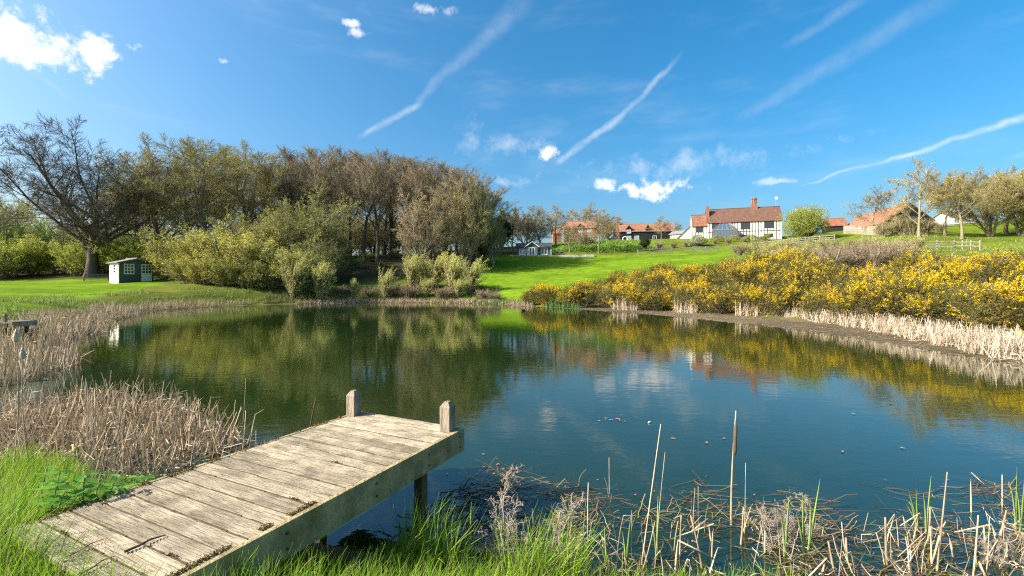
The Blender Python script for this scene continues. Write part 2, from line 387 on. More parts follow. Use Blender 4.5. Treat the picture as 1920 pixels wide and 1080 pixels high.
def tubes(parts):
    """list of (pts, rad, sides) -> V, Q"""
    Vs, Qs, n0 = [], [], 0
    for pts, rad, S in parts:
        B, K, _ = pts.shape
        t = nrm(np.gradient(pts, axis=1)); ref = np.where(np.abs(t[:, :1, 2:3]) > .9, np.array([1., 0, 0]), np.array([0, 0, 1.]))
        u = nrm(np.cross(t, ref)); v = np.cross(t, u); a = np.arange(S) * 2*np.pi/S
        V = pts[:, :, None] + rad[:, :, None, None] * (u[:, :, None] * np.cos(a)[:, None] + v[:, :, None] * np.sin(a)[:, None])
        b, k, s = np.meshgrid(np.arange(B), np.arange(K-1), np.arange(S), indexing='ij'); s2 = (s+1) % S
        f = lambda kk, ss: (b*K + kk)*S + ss + n0
        Qs.append(np.stack([f(k, s), f(k, s2), f(k+1, s2), f(k+1, s)], -1).reshape(-1, 4)); Vs.append(V.reshape(-1, 3)); n0 += B*K*S
    return np.concatenate(Vs), np.concatenate(Qs)
def quads(rng, c, ax, l, w, tintvar=.25, base=(1, 1, 1), flip=None):
    """leaf diamonds: centres c, long axes ax"""
    n = len(c); ax = nrm(ax); r = nrm(np.cross(ax, rng.normal(size=(n, 3))))
    l = np.broadcast_to(l, (n,))[:, None]; w = np.broadcast_to(w, (n,))[:, None]
    V = np.stack([c - ax*l*.5, c + r*w*.5, c + ax*l*.5, c - r*w*.5], 1).reshape(-1, 3)
    Q = np.arange(4*n).reshape(-1, 4)
    t = np.array(base)[None] * (1 + rng.uniform(-tintvar, tintvar, (n, 1))) * (1 + rng.uniform(-.12, .12, (n, 3)))
    return V, Q, np.repeat(t, 4, 0)
def scatter_leaves(rng, pts, n, l, w, spread=.05, tintvar=.3, base=(1, 1, 1), along=.6):
    B = len(pts); bi = rng.integers(0, B, n); t = rng.random((n, 1))
    pos = np.empty((n, 3)); tan = np.empty((n, 3))
    p, d = interp(pts[bi], t); pos, tan = p[:, 0], nrm(d[:, 0])
    pos = pos + rng.normal(0, spread, (n, 3)); ax = tan * along + rng.normal(0, .6, (n, 3))
    return quads(rng, pos, ax, l * rng.uniform(.6, 1.3, n), w * rng.uniform(.6, 1.3, n), tintvar, base)

class Plant:
    """meshes of one plant kind, real size; placed by copying"""
    def __init__(s, name, h): s.name = name; s.h = h; s.parts = []
    def add(s, pname, mesh, mat): s.parts.append((pname, mesh, mat)); return s
    def place(s, loc, h=None, rz=0., label='', cat='tree', group=None, wide=1.0, name=None, mats=None, tilt=(0, 0)):
        k = (h / s.h) if h else 1.0
        o = empty(name or s.name, loc, rz, label, cat, group, (k*wide, k*wide, k)); o.rotation_euler = (tilt[0], tilt[1], rz)
        for pn, me, mt in s.parts: link(pn, me, o, (mats or {}).get(pn, mt))
        return o

M = {}
def bark(n, c, **k): M[n] = material(n, c, .9, .3, 3.0, stretch=(1, 1, .25), bump=.5, spec=.1, objvar=.12, **k)
bark('bark_dark', (.15, .122, .09)); bark('bark_oak', (.125, .105, .08)); bark('bark_grey', (.24, .21, .16)); bark('bark_brown', (.33, .275, .175)); bark('bark_yellow', (.23, .195, .11)); bark('bark_green', (.33, .285, .12))
def leafm(n, c, tr=.35, ov=.12): M[n] = material(n, c, .6, .2, .35, tint=True, trans=tr, spec=.25, objvar=ov, coord='Object')
leafm('leaf_spring', (.46, .52, .07)); leafm('leaf_olive', (.41, .41, .09)); leafm('leaf_ochre', (.46, .33, .13)); leafm('leaf_yellow', (.50, .46, .09)); leafm('leaf_dark', (.035, .06, .018), .15)
leafm('leaf_brown', (.31, .23, .15)); leafm('leaf_green', (.21, .33, .05)); leafm('leaf_grey', (.36, .37, .22)); leafm('leaf_mid', (.29, .32, .07)); bark('twig_tan', (.32, .25, .16)); leafm('leaf_willow', (.64, .64, .17), .4)

def tree(name, seed, h, trunk, l1, l2, l3, l4=None, leaves=None, r0=.35, lean=0., twig='bark_brown', tbark='bark_dark', leafmat='leaf_olive', stems=1, spread=0.0, trunk_top=.06, trunk_wander=.05, split=2):
    rng = np.random.default_rng(seed)
    p0 = np.zeros((stems, 3)); d0 = np.tile([lean, 0, 1.], (stems, 1))
    if stems > 1:
        a = np.arange(stems) * 2.4; p0[:, 0] = np.cos(a)*.25*spread; p0[:, 1] = np.sin(a)*.25*spread
        d0[:, 0] += np.cos(a)*spread*rng.uniform(.2, 1, stems); d0[:, 1] += np.sin(a)*spread*rng.uniform(.2, 1, stems)
    p0[:, 2] = -.35
    L = np.full(stems, h * trunk) * rng.uniform(.75 if stems > 1 else 1, 1.05 if stems > 1 else 1, stems)
    K0 = 9; q = walk(rng, p0, d0, L, K0, .04, trunk_wander, 0)
    rad = r0 * np.linspace(1, trunk_top / max(r0, .001) if trunk_top > r0 else trunk_top / r0, K0)[None] * np.ones((stems, 1)); rad[:, 0] *= 1.45; rad[:, 1] *= 1.1
    lv = [(q, rad)]
    for spec in (l1, l2, l3, l4):
        if spec: lv.append(sprout(rng, *lv[-1], **spec))
    sides = [9, 6, 5, 3, 3]
    trunk_p = [(p, r, sides[i]) for i, (p, r) in enumerate(lv[:split+1])]; crown_p = [(p, r, 3) for p, r in lv[split+1:]]
    V, Q = tubes(trunk_p); z = max(p[..., 2].max() for p, r in lv)
    pl = Plant(name, z)
    pl.add('trunk', np_mesh(name+'_trunk', V, Q, smooth=True), M[tbark])
    V, Q = tubes(crown_p); pl.add('crown', np_mesh(name+'_crown', V, Q), M[twig])
    if leaves:
        src = lv[-1][0]
        if leaves.get('two'): src = np.concatenate([lv[-1][0], lv[-2][0][:, :lv[-1][0].shape[1]]])
        V, Q, t = scatter_leaves(rng, lv[-1][0], **{k: v for k, v in leaves.items() if k != 'two'})
        pl.add('foliage', np_mesh(name+'_foliage', V, Q, tint=t), M[leafmat])
    return pl

S = dict
KIND = {}
# the wide bare oak
KIND['oak'] = tree('bare_oak_tree', 11, 18, .50, S(n=17, t0=.30, t1=1., ang=50, angsd=13, ratio=1.12, shape=.08, K=9, up=.05, wander=.13, rr=.60),
    S(n=9, t0=.22, t1=1., ang=42, angsd=12, ratio=.50, shape=.45, K=6, up=.05, wander=.15, rr=.55, rmin=.03), S(n=10, t0=.15, t1=1., ang=44, angsd=14, ratio=.50, shape=.4, K=4, up=.05, wander=.16, rr=.55, rmin=.022),
    S(n=16, t0=.15, t1=1., ang=40, angsd=15, ratio=.62, shape=.4, K=2, up=.05, wander=.15, rr=.55, rmin=.016), None, r0=.62, lean=-.02, twig='bark_oak', tbark='bark_oak', trunk_top=.26, trunk_wander=.035)
# tall loose trees with small yellow-green leaves, blown to one side
for i, sd in enumerate((21, 22)):
    KIND['ash%d' % i] = tree('leafing_ash_tree', sd, 17, .72, S(n=24, t0=.20, t1=1., ang=46, angsd=12, ratio=.46, shape=.5, K=7, up=.11, wander=.10, wind=.02, rr=.45),
        S(n=8, t0=.2, t1=1., ang=36, angsd=12, ratio=.46, shape=.4, K=5, up=.06, wander=.13, wind=.04, rr=.5, rmin=.022), S(n=8, t0=.1, t1=1., ang=34, angsd=13, ratio=.52, shape=.4, K=4, up=.02, wander=.14, wind=.07, rr=.55, rmin=.013),
        S(n=8, t0=.1, t1=1., ang=34, angsd=14, ratio=.72, shape=.3, K=2, up=.0, wander=.12, wind=.12, rr=.6, rmin=.011), S(n=5500, l=.10, w=.048, spread=.12), r0=.30, twig='bark_green', tbark='bark_grey', leafmat='leaf_olive', trunk_wander=.09)
# close-grown brown-topped wood trees: long stems, brooms of fine upright twigs
for i, sd in enumerate((31, 32)):
    KIND['beech%d' % i] = tree('hornbeam_tree', sd, 17, .78, S(n=20, t0=.34, t1=1., ang=42, angsd=9, ratio=.48, shape=.5, K=7, up=.15, wander=.08, wind=.02, rr=.5),
        S(n=8, t0=.2, t1=1., ang=30, angsd=10, ratio=.46, shape=.4, K=5, up=.10, wander=.11, wind=.03, rr=.5, rmin=.024), S(n=8, t0=.15, t1=1., ang=30, angsd=11, ratio=.52, shape=.4, K=3, up=.08, wander=.12, wind=.05, rr=.55, rmin=.014),
        S(n=11, t0=.1, t1=1., ang=28, angsd=11, ratio=.72, shape=.3, K=2, up=.07, wander=.10, wind=.09, rr=.6, rmin=.010), S(n=3000, l=.09, w=.05, spread=.04), r0=.24, twig='bark_brown', tbark='bark_dark', leafmat='leaf_brown', trunk_wander=.06)
# rounder budding tree, many stems
KIND['round0'] = tree('budding_round_tree', 41, 12, .62, S(n=14, t0=.14, t1=1., ang=40, angsd=10, ratio=.62, shape=.5, K=7, up=.07, wander=.09, rr=.5),
    S(n=8, t0=.2, t1=1., ang=36, angsd=12, ratio=.45, shape=.4, K=5, up=.06, wander=.12, rr=.5, rmin=.02), S(n=8, t0=.1, t1=1., ang=34, angsd=12, ratio=.5, shape=.4, K=3, up=.05, wander=.12, rr=.55, rmin=.012),
    S(n=5, t0=.1, t1=1., ang=30, angsd=12, ratio=.6, shape=.3, K=2, up=.04, wander=.1, rr=.6, rmin=.008), S(n=10000, l=.11, w=.06, spread=.07), r0=.14, stems=4, spread=.35, twig='bark_brown', tbark='bark_grey', leafmat='leaf_ochre')
# spreading field trees of the hill
for i, sd in enumerate((51, 52)):
    KIND['field%d' % i] = tree('field_tree', sd, 12, .70, S(n=15, t0=.22, t1=1., ang=46, angsd=10, ratio=.55, shape=.5, K=7, up=.07, wander=.10, rr=.5),
        S(n=8, t0=.2, t1=1., ang=38, angsd=12, ratio=.46, shape=.4, K=5, up=.05, wander=.13, rr=.5, rmin=.022), S(n=7, t0=.15, t1=1., ang=38, angsd=12, ratio=.5, shape=.4, K=3, up=.04, wander=.13, rr=.55, rmin=.013),
        S(n=5, t0=.1, t1=1., ang=34, angsd=12, ratio=.6, shape=.3, K=2, up=.03, wander=.1, rr=.6, rmin=.013), S(n=6000, l=.13, w=.08, spread=.05), r0=.16, twig='bark_brown', tbark='bark_yellow', leafmat='leaf_ochre', trunk_wander=.07)
# big sallow: dome of dense twigs and leaves
KIND['sallow'] = tree('sallow_tree', 61, 10, .55, S(n=12, t0=.12, t1=1., ang=42, angsd=12, ratio=.72, shape=.45, K=7, up=.06, wander=.10, wind=.02, rr=.55),
    S(n=9, t0=.15, t1=1., ang=36, angsd=12, ratio=.46, shape=.4, K=5, up=.05, wander=.13, wind=.04, rr=.5, rmin=.018), S(n=9, t0=.1, t1=1., ang=34, angsd=12, ratio=.5, shape=.4, K=3, up=.02, wander=.13, wind=.08, rr=.55, rmin=.010),
    S(n=2, t0=.1, t1=1., ang=30, angsd=12, ratio=.7, shape=.3, K=2, up=.0, wander=.1, wind=.1, rr=.6, rmin=.009), S(n=15000, l=.12, w=.055, spread=.06), r0=.13, stems=6, spread=.55, twig='bark_green', tbark='bark_grey', leafmat='leaf_mid')
# thicket shrubs
for i, sd in enumerate((71, 72)):
    KIND['thicket%d' % i] = tree('thicket_shrub', sd, 5, .60, S(n=10, t0=.08, t1=1., ang=38, angsd=12, ratio=.62, shape=.4, K=6, up=.06, wander=.12, wind=.02, rr=.55, rmin=.015),
        S(n=8, t0=.15, t1=1., ang=36, angsd=12, ratio=.5, shape=.4, K=4, up=.05, wander=.14, wind=.03, rr=.5, rmin=.010), S(n=8, t0=.1, t1=1., ang=34, angsd=12, ratio=.55, shape=.4, K=3, up=.03, wander=.14, wind=.05, rr=.55, rmin=.007), None,
        S(n=10500, l=.105, w=.052, spread=.07), r0=.055, stems=8, spread=.7, twig='bark_green', tbark='bark_grey', leafmat='leaf_spring', split=1)
# waterside willow bushes: upright wands bent by the wind
for i, sd in enumerate((81, 82)):
    KIND['willow%d' % i] = tree('willow_bush', sd, 4, .82, S(n=12, t0=.08, t1=.9, ang=17, angsd=7, ratio=.62, shape=.35, K=7, up=.07, wander=.07, wind=.07, rr=.6, rmin=.012),
        S(n=8, t0=.08, t1=1., ang=20, angsd=8, ratio=.40, shape=.4, K=5, up=.08, wander=.08, wind=.14, rr=.6, rmin=.008), None, None,
        S(n=7500, l=.12, w=.034, spread=.04, along=1.8), r0=.04, stems=14, spread=.26, twig='bark_yellow', tbark='bark_grey', leafmat='leaf_willow', split=0)
KIND['scrub'] = tree('twiggy_scrub', 91, 2.6, .75, S(n=9, t0=.1, t1=1., ang=26, angsd=9, ratio=.6, shape=.4, K=5, up=.05, wander=.09, wind=.03, rr=.6, rmin=.008),
    S(n=8, t0=.1, t1=1., ang=28, angsd=9, ratio=.5, shape=.4, K=4, up=.04, wander=.1, wind=.05, rr=.6, rmin=.006), S(n=4, t0=.1, t1=1., ang=26, angsd=9, ratio=.55, shape=.4, K=2, up=.03, wander=.1, wind=.05, rr=.6, rmin=.005), None, S(n=3500, l=.07, w=.03, spread=.03), r0=.028, stems=12, spread=.5, twig='twig_tan', tbark='bark_grey', leafmat='leaf_grey', split=0)

def leafball(name, seed, h, rx, n, l, w, mat, lumps=26, stems=True):
    """a dense evergreen: leaves through the shell of many overlapping clumps on a short trunk with limbs"""
    rng = np.random.default_rng(seed)
    c = nrm(rng.normal(size=(lumps, 3))) * np.array([rx, rx, h*.42]) * rng.uniform(.35, .78, (lumps, 1)) + np.array([0, 0, h*.54])
    r = rng.uniform(.26, .44, lumps) * rx
    li = rng.integers(0, lumps, n); dv = nrm(rng.normal(size=(n, 3)))
    pos = c[li] + dv * (r[li] * rng.uniform(.6, 1.05, n)**.5)[:, None]; pos[:, 2] = np.maximum(pos[:, 2], .05)
    V, Q, t = quads(rng, pos, dv*.5 + rng.normal(0, .6, (n, 3)), l*rng.uniform(.6, 1.3, n), w*rng.uniform(.6, 1.3, n), .35)
    pl = Plant(name, h)
    p0 = np.zeros((lumps, 3)); p0[:, 2] = -.2; L = np.linalg.norm(c - p0, axis=1)
    K = 5; tt = np.linspace(0, 1, K)[None, :, None]; q = p0[:, None] * (1-tt) + c[:, None] * tt; q[:, :, :2] *= tt**.6
    Vb, Qb = tubes([(q, np.linspace(.05, .015, K)[None] * np.ones((lumps, 1)) * (h/3), 5)])
    pl.add('trunk', np_mesh(name+'_trunk', Vb, Qb, smooth=True), M['bark_dark'])
    pl.add('crown', np_mesh(name+'_crown', V, Q, tint=t), M[mat])
    return pl
KIND['holly'] = leafball('evergreen_tree', 101, 9, 3.2, 26000, .20, .12, 'leaf_dark')
KIND['round_bush'] = leafball('round_bush', 102, 6, 4.4, 34000, .16, .08, 'leaf_mid', 40)
KIND['small_bush'] = leafball('small_bush', 103, 1.6, 1.2, 9000, .10, .06, 'leaf_green', 18)

# ---- gorse
M['gorse_green'] = material('gorse_green', (.095, .108, .034), .7, .25, 1.2, tint=True, trans=.15, spec=.2, objvar=.15)
M['gorse_flower'] = material('gorse_flower', (.83, .58, .012), .55, .12, 2.0, tint=True, trans=.3, spec=.2, objvar=.05)
def gorse(seed, nf=290, h=2.4, rx=1.6):
    rng = np.random.default_rng(seed); lumps = 20
    c = nrm(rng.normal(size=(lumps, 3))) * np.array([rx, rx, h*.40]) * rng.uniform(.45, .85, (lumps, 1)) + np.array([0, 0, h*.46])
    r = rng.uniform(.28, .46, lumps) * rx
    n = 2600; li = rng.integers(0, lumps, n); dv = nrm(rng.normal(size=(n, 3)) + np.array([0, 0, .35]))
    s0 = c[li] + dv * (r[li] * rng.uniform(.25, .95, n))[:, None]; s0[:, 2] = np.maximum(s0[:, 2], .06)
    d = nrm(dv + np.array([.12, 0, .55]) + rng.normal(0, .3, (n, 3))); L = rng.uniform(.22, .5, n)
    fld = np.sin(s0[:, 0]*3.1 + seed) + np.sin(s0[:, 1]*3.4 + 2*seed) + np.sin(s0[:, 2]*3.7 + seed*.7) + rng.normal(0, .9, n) + (s0[:, 2]/h-.5)*.8
    fl = fld > .8
    m = 13; t = rng.random((n, m, 1)); pos = s0[:, None] + d[:, None] * L[:, None, None] * t
    ax = d[:, None] * .5 + rng.normal(0, .55, (n, m, 3)); bl = rng.uniform(.05, .10, (n, m))
    shade = np.repeat(rng.uniform(.7, 1.35, n), m)
    hue = np.repeat(rng.random(n), m)[:, None]
    V, Q, T = quads(rng, pos.reshape(-1, 3), ax.reshape(-1, 3), bl.ravel(), bl.ravel()*.26, .2)
    col = (np.array([1, 1, 1]) * (1-hue) + np.array([1.7, 1.15, 1.1]) * hue) * shade[:, None]
    T = T * np.repeat(col, 4, 0)
    fi = np.where(fl)[0]; fi = fi[:nf]; k = 32; t = rng.uniform(.1, 1.15, (len(fi), k, 1)); pos = s0[fi][:, None] + d[fi][:, None] * (L[fi][:, None, None]*.95) * t + rng.normal(0, .034, (len(fi), k, 3))
    Vf, Qf, Tf = quads(rng, pos.reshape(-1, 3), rng.normal(size=(len(fi)*k, 3)), .050*rng.uniform(.6, 1.3, len(fi)*k), .034, .3)
    ns = 46; e = c[rng.integers(0, lumps, ns)] + rng.normal(0, .2, (ns, 3)); b0 = np.stack([rng.normal(0, .2, ns), rng.normal(0, .2, ns), np.full(ns, -.25)], 1)
    tt = np.linspace(0, 1, 5)[None, :, None]; q = b0[:, None]*(1-tt) + e[:, None]*tt; q[:, 1:-1] += rng.normal(0, .05, (ns, 3, 3))
    Vs, Qs = tubes([(q, np.linspace(.028, .01, 5)[None]*np.ones((ns, 1)), 4)])
    pl = Plant('gorse_bush', h)
    pl.add('stem', np_mesh('gorse_stem', Vs, Qs), M['bark_grey']); pl.add('foliage', np_mesh('gorse_foliage', V, Q, tint=T), M['gorse_green']); pl.add('blossom', np_mesh('gorse_blossom', Vf, Qf, tint=Tf), M['gorse_flower'])
    return pl
GORSE = [gorse(1, 300), gorse(2, 110), gorse(3, 230), gorse(4, 170)]

def at(px, d, ytop): 
    g = GP(px, d); return g, max(.3, H + (HZ - ytop)/F*d - g.z)

# ------------------------------------------------------------------ planting: the wood on the left
def put(kind, px, ytop, d, label, wide=1., rz=None, cat='tree', group=None, mats=None, name=None):
    g, h = at(px, d, ytop + (14 if kind[:3] == 'ash' else 0)); k = KIND[kind]
    return k.place(g, h, rz if rz is not None else random.uniform(-.5, .5), label, cat, group, wide, name, mats)
put('oak', 172, 226, 68, 'wide-spreading bare oak with dark limbs behind the garden shed', 1.1, 0.0)
ash = [(300,252,74,0),(395,246,76,1),(352,262,92,0),(462,262,84,0),(510,272,88,1),(268,270,92,1),(428,258,96,1),(545,288,92,0)]
for i, (px, yt, d, v) in enumerate(sorted(ash)):
    put('ash%d' % v, px, yt, d, 'tall wind-combed tree with small olive leaves, %s of its kind counting from the bare oak' % ORD[i], 1.35, random.uniform(-.35, .35), group='leafing trees between oak and brown wood')
be = [(575,282,88),(602,276,96),(630,280,86),(655,283,100),(682,284,90),(708,287,84),(732,288,98),(757,292,88),(782,297,100),(806,299,90),(832,304,96),(855,308,88),(880,318,84),(893,334,85),(640,290,108),(720,292,110),(800,300,112),(870,318,108),(570,290,105)]
for i, (px, yt, d) in enumerate(sorted(be)):
    put('beech%d' % (i % 2), px, yt, d, 'slender brown-topped bare tree of the dense wood, %s from the left' % ORD[i], 1.3, random.uniform(-.4, .4), group='brown-topped trees of the wood')
put('sallow', 560, 335, 70, 'tall dome-shaped grey-green sallow in front of the brown wood', 1.0)
put('sallow', 486, 372, 68, 'broad olive sallow beside the tallest dome-shaped sallow', 1.0, 1.9, mats={'foliage': M['leaf_olive']})
put('sallow', 610, 425, 67, 'lower sallow at the wood edge next to the bare trunks', .95, 2.6)
put('round0', 785, 347, 78, 'round ochre-budded tree before the brown wood', 1.0)
put('round0', 876, 338, 80, 'loose yellow-green budding tree at the lawn end of the wood', .85, 1.2, mats={'foliage': M['leaf_yellow']})
put('round0', 925, 392, 86, 'dull brown-green budding tree at the corner of the lawn', .9, 2.2, mats={'foliage': M['leaf_mid']})
th = [(318,455,63,0,'leaf_olive'),(352,428,62,1,'leaf_yellow'),(396,418,62,0,'leaf_olive'),(440,420,61,1,'leaf_yellow'),(482,440,60,0,'leaf_olive'),(530,455,60,1,'leaf_olive'),(580,470,62,0,'leaf_mid'),(352,478,58.5,1,'leaf_olive'),(420,468,57.5,0,'leaf_olive'),(385,462,58,0,'leaf_yellow'),(465,480,57.5,1,'leaf_olive'),(508,492,58.5,0,'leaf_mid')]
for i, (px, yt, d, v, lm) in enumerate(sorted(th)):
    put('thicket%d' % v, px, yt, d, 'yellow-green thicket shrub to the right of the shed, %s from it' % ORD[i], 1.15, random.uniform(0, 6), 'shrub', 'thicket right of the shed', {'foliage': M[lm]})
th2 = [(20,430,70),(65,445,72),(110,440,74),(150,455,70),(190,430,71),(225,440,70),(262,450,70),(-20,440,66),(-55,400,70),(45,400,84),(130,410,86),(215,415,84)]
for i, (px, yt, d) in enumerate(sorted(th2)):
    put('thicket%d' % (i % 2), px, yt, d, 'bright spring-leaved shrub under the bare oak, %s from the left edge' % ORD[i], 1.1, random.uniform(0, 6), 'shrub', 'undergrowth below the oak', {'foliage': M['leaf_spring' if i % 3 else 'leaf_green']})
for i, (px, yt, d) in enumerate([(-60,330,80),(-15,345,84),(30,352,90),(75,372,96),(240,330,98)]):
    put('field%d' % (i % 2), px, yt, d, 'thin bare tree half hidden behind the wide oak, %s from the left' % ORD[i], .9, random.uniform(0, 6), group='thin trees behind the oak', mats={'trunk': M['bark_dark'], 'foliage': M['leaf_olive']})
put('holly', 940, 402, 104, 'dark evergreen above the green summerhouse', 1.0); put('holly', 905, 425, 88, 'dark evergreen at the end of the wood beside the lawn', 1.0)
# understorey inside the wood
for i, (px, yt, d) in enumerate([(640,455,88),(690,470,84),(735,468,90),(780,462,84),(835,458,86),(665,480,78),(715,487,80),(880,455,92),(600,470,76)]):
    put('thicket%d' % (i % 2), px, yt, d, 'low green bush among the trunks of the brown wood, %s from the left' % ORD[i], 1.2, random.uniform(0, 6), 'shrub', 'bushes under the brown wood', {'foliage': M['leaf_green' if i % 2 else 'leaf_mid']})
# trees round the summerhouse and below the far cottages
bg = [(960,388,112,'beech0','brownish tree left of the green summerhouse'),(985,395,118,'round0','olive budding tree behind the green summerhouse'),(1014,371,116,'ash0','tall pale tree rising behind the green summerhouse'),(1042,380,120,'field1','bare tree in front of the far brick cottage, left of its roof'),
      (1068,418,103,'field0','small bare tree on the lawn edge right of the summerhouse'),(1123,392,100,'field1','slim pale tree standing alone between cottage and black barn'),(1090,380,165,'field0','bare tree behind the far brick cottage roof'),(1130,388,168,'field1','grey bare tree behind and right of the far brick cottage'),
      (1148,405,172,'round0','olive tree between the brick cottage and the black barn'),(1240,402,140,'field1','purplish bare tree in front of the black barn'),(1200,407,190,'ash1','pale leafy tree behind the black barn roof'),(1262,415,160,'field0','bare tree between the black barn and the timbered house'),(1100,432,112,'scrub','twiggy leafless shrub on the green bank below the brick cottage')]
for px, yt, d, k, lb in bg:
    put(k, px, yt, d, lb, 1.5, random.uniform(0, 6), mats={'foliage': M['leaf_grey']} if k[0] == 'a' else None)
# the right-hand hill
hill = [(1636,350,88,'field0','small bare tree in front of the red-roofed barn','leaf_brown'),(1723,293,76,'field1','tall bare tree with yellowish trunk before the barn gable','leaf_ochre'),(1772,322,79,'beech1','leaning brownish tree between the tall bare tree and the white cabin','leaf_brown'),(1804,312,72,'beech0','brownish upright tree in front of the white cabin','leaf_ochre'),
        (1858,312,76,'round0','ochre-leaved tree just right of the white cabin','leaf_ochre'),(1886,300,82,'ash0','olive tree second from the right edge on the hill','leaf_yellow'),(1914,303,76,'round0','rightmost ochre-green tree on the hill','leaf_yellow'),(1845,330,96,'field0','thin tree behind the ochre tree by the white cabin','leaf_olive'),(1950,300,78,'round0','olive tree cut by the right picture edge','leaf_olive')]
for px, yt, d, k, lb, lm in hill:
    put(k, px, yt, d, lb, 1.2, random.uniform(0, 6), mats={'trunk': M['bark_yellow'], 'crown': M['bark_green'], 'foliage': M[lm]})
put('round_bush', 1512, 386, 92, 'big round green bush right of the timbered house', 1.0, 0, 'bush')
put('scrub', 1512, 380, 95, 'leafless twigs sticking up behind the big round bush', .7, 0, 'shrub')
put('holly', 1209, 443, 100, 'dark clipped evergreen bush at the end of the post-and-rail fence', 1.2, 0, 'bush')
put('small_bush', 1308, 441, 104, 'rounded silvery olive bush below the timbered house', 1.3, 0, 'bush', mats={'crown': M['leaf_grey']})
for i, (px, yt, d, w) in enumerate([(1235,450,102,1.2),(1262,452,103,1.3),(1285,450,104,1.1),(1340,447,106,1.2),(1365,445,106,1.3),(1395,444,106,1.2),(1425,446,105,1.2)]):
    put('scrub', px, yt, d, 'grey-green garden shrub below the timbered house, %s from the dark clipped bush' % ORD[i], w, random.uniform(0, 6), 'shrub', 'garden shrubs under the house', {'foliage': M['leaf_grey']})
rs = random.Random(12)
pale = sorted([(1385,80),(1402,84),(1425,80),(1445,76),(1462,72)] + [(1440 + 13.5*k + rs.uniform(-6, 6), rs.uniform(50, 66)) for k in range(21)])
for i, (px, d) in enumerate(pale):
    KIND['scrub'].place(GP(px, d), rs.uniform(1.7, 2.7), rs.uniform(0, 6), 'pale green twiggy shrub above the gorse, %s from the rail fence' % ORD[i], 'shrub', 'pale scrub above the gorse', 1.4, mats={'crown': M['bark_green'], 'foliage': M['leaf_willow'] if i % 2 else M['leaf_grey']})
brown = sorted([(1555 + 11*k + rs.uniform(-4, 4), 40 + 8*((k*5) % 7)/7 + rs.uniform(-.5, .5)) for k in range(13)])
for i, (px, d) in enumerate(brown):
    KIND['scrub'].place(GP(px, d), rs.uniform(2.0, 2.8), rs.uniform(0, 6), 'brown leafless scrub standing in the gorse bank, %s from the left' % ORD[i], 'shrub', 'brown scrub in the gorse', 1.3, mats={'foliage': M['leaf_brown']})
# willow bushes on the far shore
wi = [(550,470,56.3,0,.8,'tall bright willow bush leaning in the wind on the far shore'),(602,486,57.5,1,.9,'feathery willow bush just right of the tallest waterside willow'),(722,495,60.2,0,.7,'narrow young willow standing alone on the far shore'),(663,518,59,1,.55,'low thin willow sapling on the far shore'),(775,470,63,1,1.1,'broad pale willow clump at the left of the thicket by the lawn'),(815,462,63.5,0,1.1,'tallest pale willow in the thicket by the lawn'),(850,470,62,1,1.1,'pale willow at the middle of the thicket by the lawn'),(882,475,61,0,1.,'pale willow at the lawn end of the thicket'),(800,515,61,0,1.2,'low willow growth at the foot of the thicket, left'),(860,520,60,1,1.2,'low willow growth at the foot of the thicket, right')]
for px, yt, d, v, w, lb in wi: put('willow%d' % v, px, yt, d, lb, w*1.15, random.uniform(-.3, .3), 'willow bush', 'willow bushes on the far shore')
for i, (px, yt, d) in enumerate([(735,528,61),(765,530,60.5),(905,540,58.5),(640,533,61),(690,538,61),(925,546,57),(830,535,60)]):
    put('scrub', px, yt, d, 'brown dead herbage clump on the far shore, %s from the left' % ORD[i], 1.6, random.uniform(0, 6), 'shrub', 'dead herbage on the far shore', {'foliage': M['leaf_brown']})
# ------------------------------------------------------------------ gorse bank
def shore_d(px):       # distance to the water's edge along a photo column
    a = np.linspace(10, 62, 400); sd = poly_sd(XD(px, a), a, POND); i = np.where((sd[:-1] < 0) & (sd[1:] >= 0))[0]
    return float(a[i[-1]+1]) if len(i) else 14.
ENV = ([985, 1030, 1100, 1180, 1250, 1340, 1400, 1480, 1530, 1560, 1640, 1680, 1725, 1770, 1820, 1870, 1960], [545, 522, 503, 497, 494, 486, 472, 459, 464, 490, 505, 488, 461, 478, 484, 468, 466])
spots = {'nearest the water': [], 'half way up the bank': [], 'highest on the bank': []}
rg = random.Random(4)
for ri, (rtxt, px0, step, off0) in enumerate((('nearest the water', 1000, 33, 0.), ('half way up the bank', 1085, 42, 3.4), ('highest on the bank', 1150, 46, 7.2))):
    px = px0
    while px < 1965:
        p = px + rg.uniform(-9, 9); base = np.interp(p, [1000, 1060, 1250, 1450, 1600, 1920], [1.3, 2.2, 4.0, 5.4, 4.8, 5.0])
        d = shore_d(p) + base + off0 + rg.uniform(-.5, .8); g, h = at(p, d, float(np.interp(p, *ENV)) + rg.uniform(-3, 8))
        if ri == 2 and 1552 < p < 1690: px += step; continue
        if h > .9: spots[rtxt].append((p, g, min(h, rg.uniform(1.7, 2.5) if ri == 0 else rg.uniform(2.0, 2.9) if ri == 1 else rg.uniform(2.8, 3.7))))
        px += step * (1.0 if p < 1500 else 1.25)
for rtxt, items in spots.items():
    for i, (p, g, h) in enumerate(items[:30]):
        GORSE[(i*3 + len(rtxt)) % 4].place(g, h, rg.uniform(0, 6.3), 'yellow-flowering gorse bush in the row %s, %s from the lawn' % (rtxt, ORD[i]), 'gorse bush', 'gorse bushes %s' % rtxt, rg.uniform(.95, 1.25) * (1.15 if h < 1.8 else 1.))

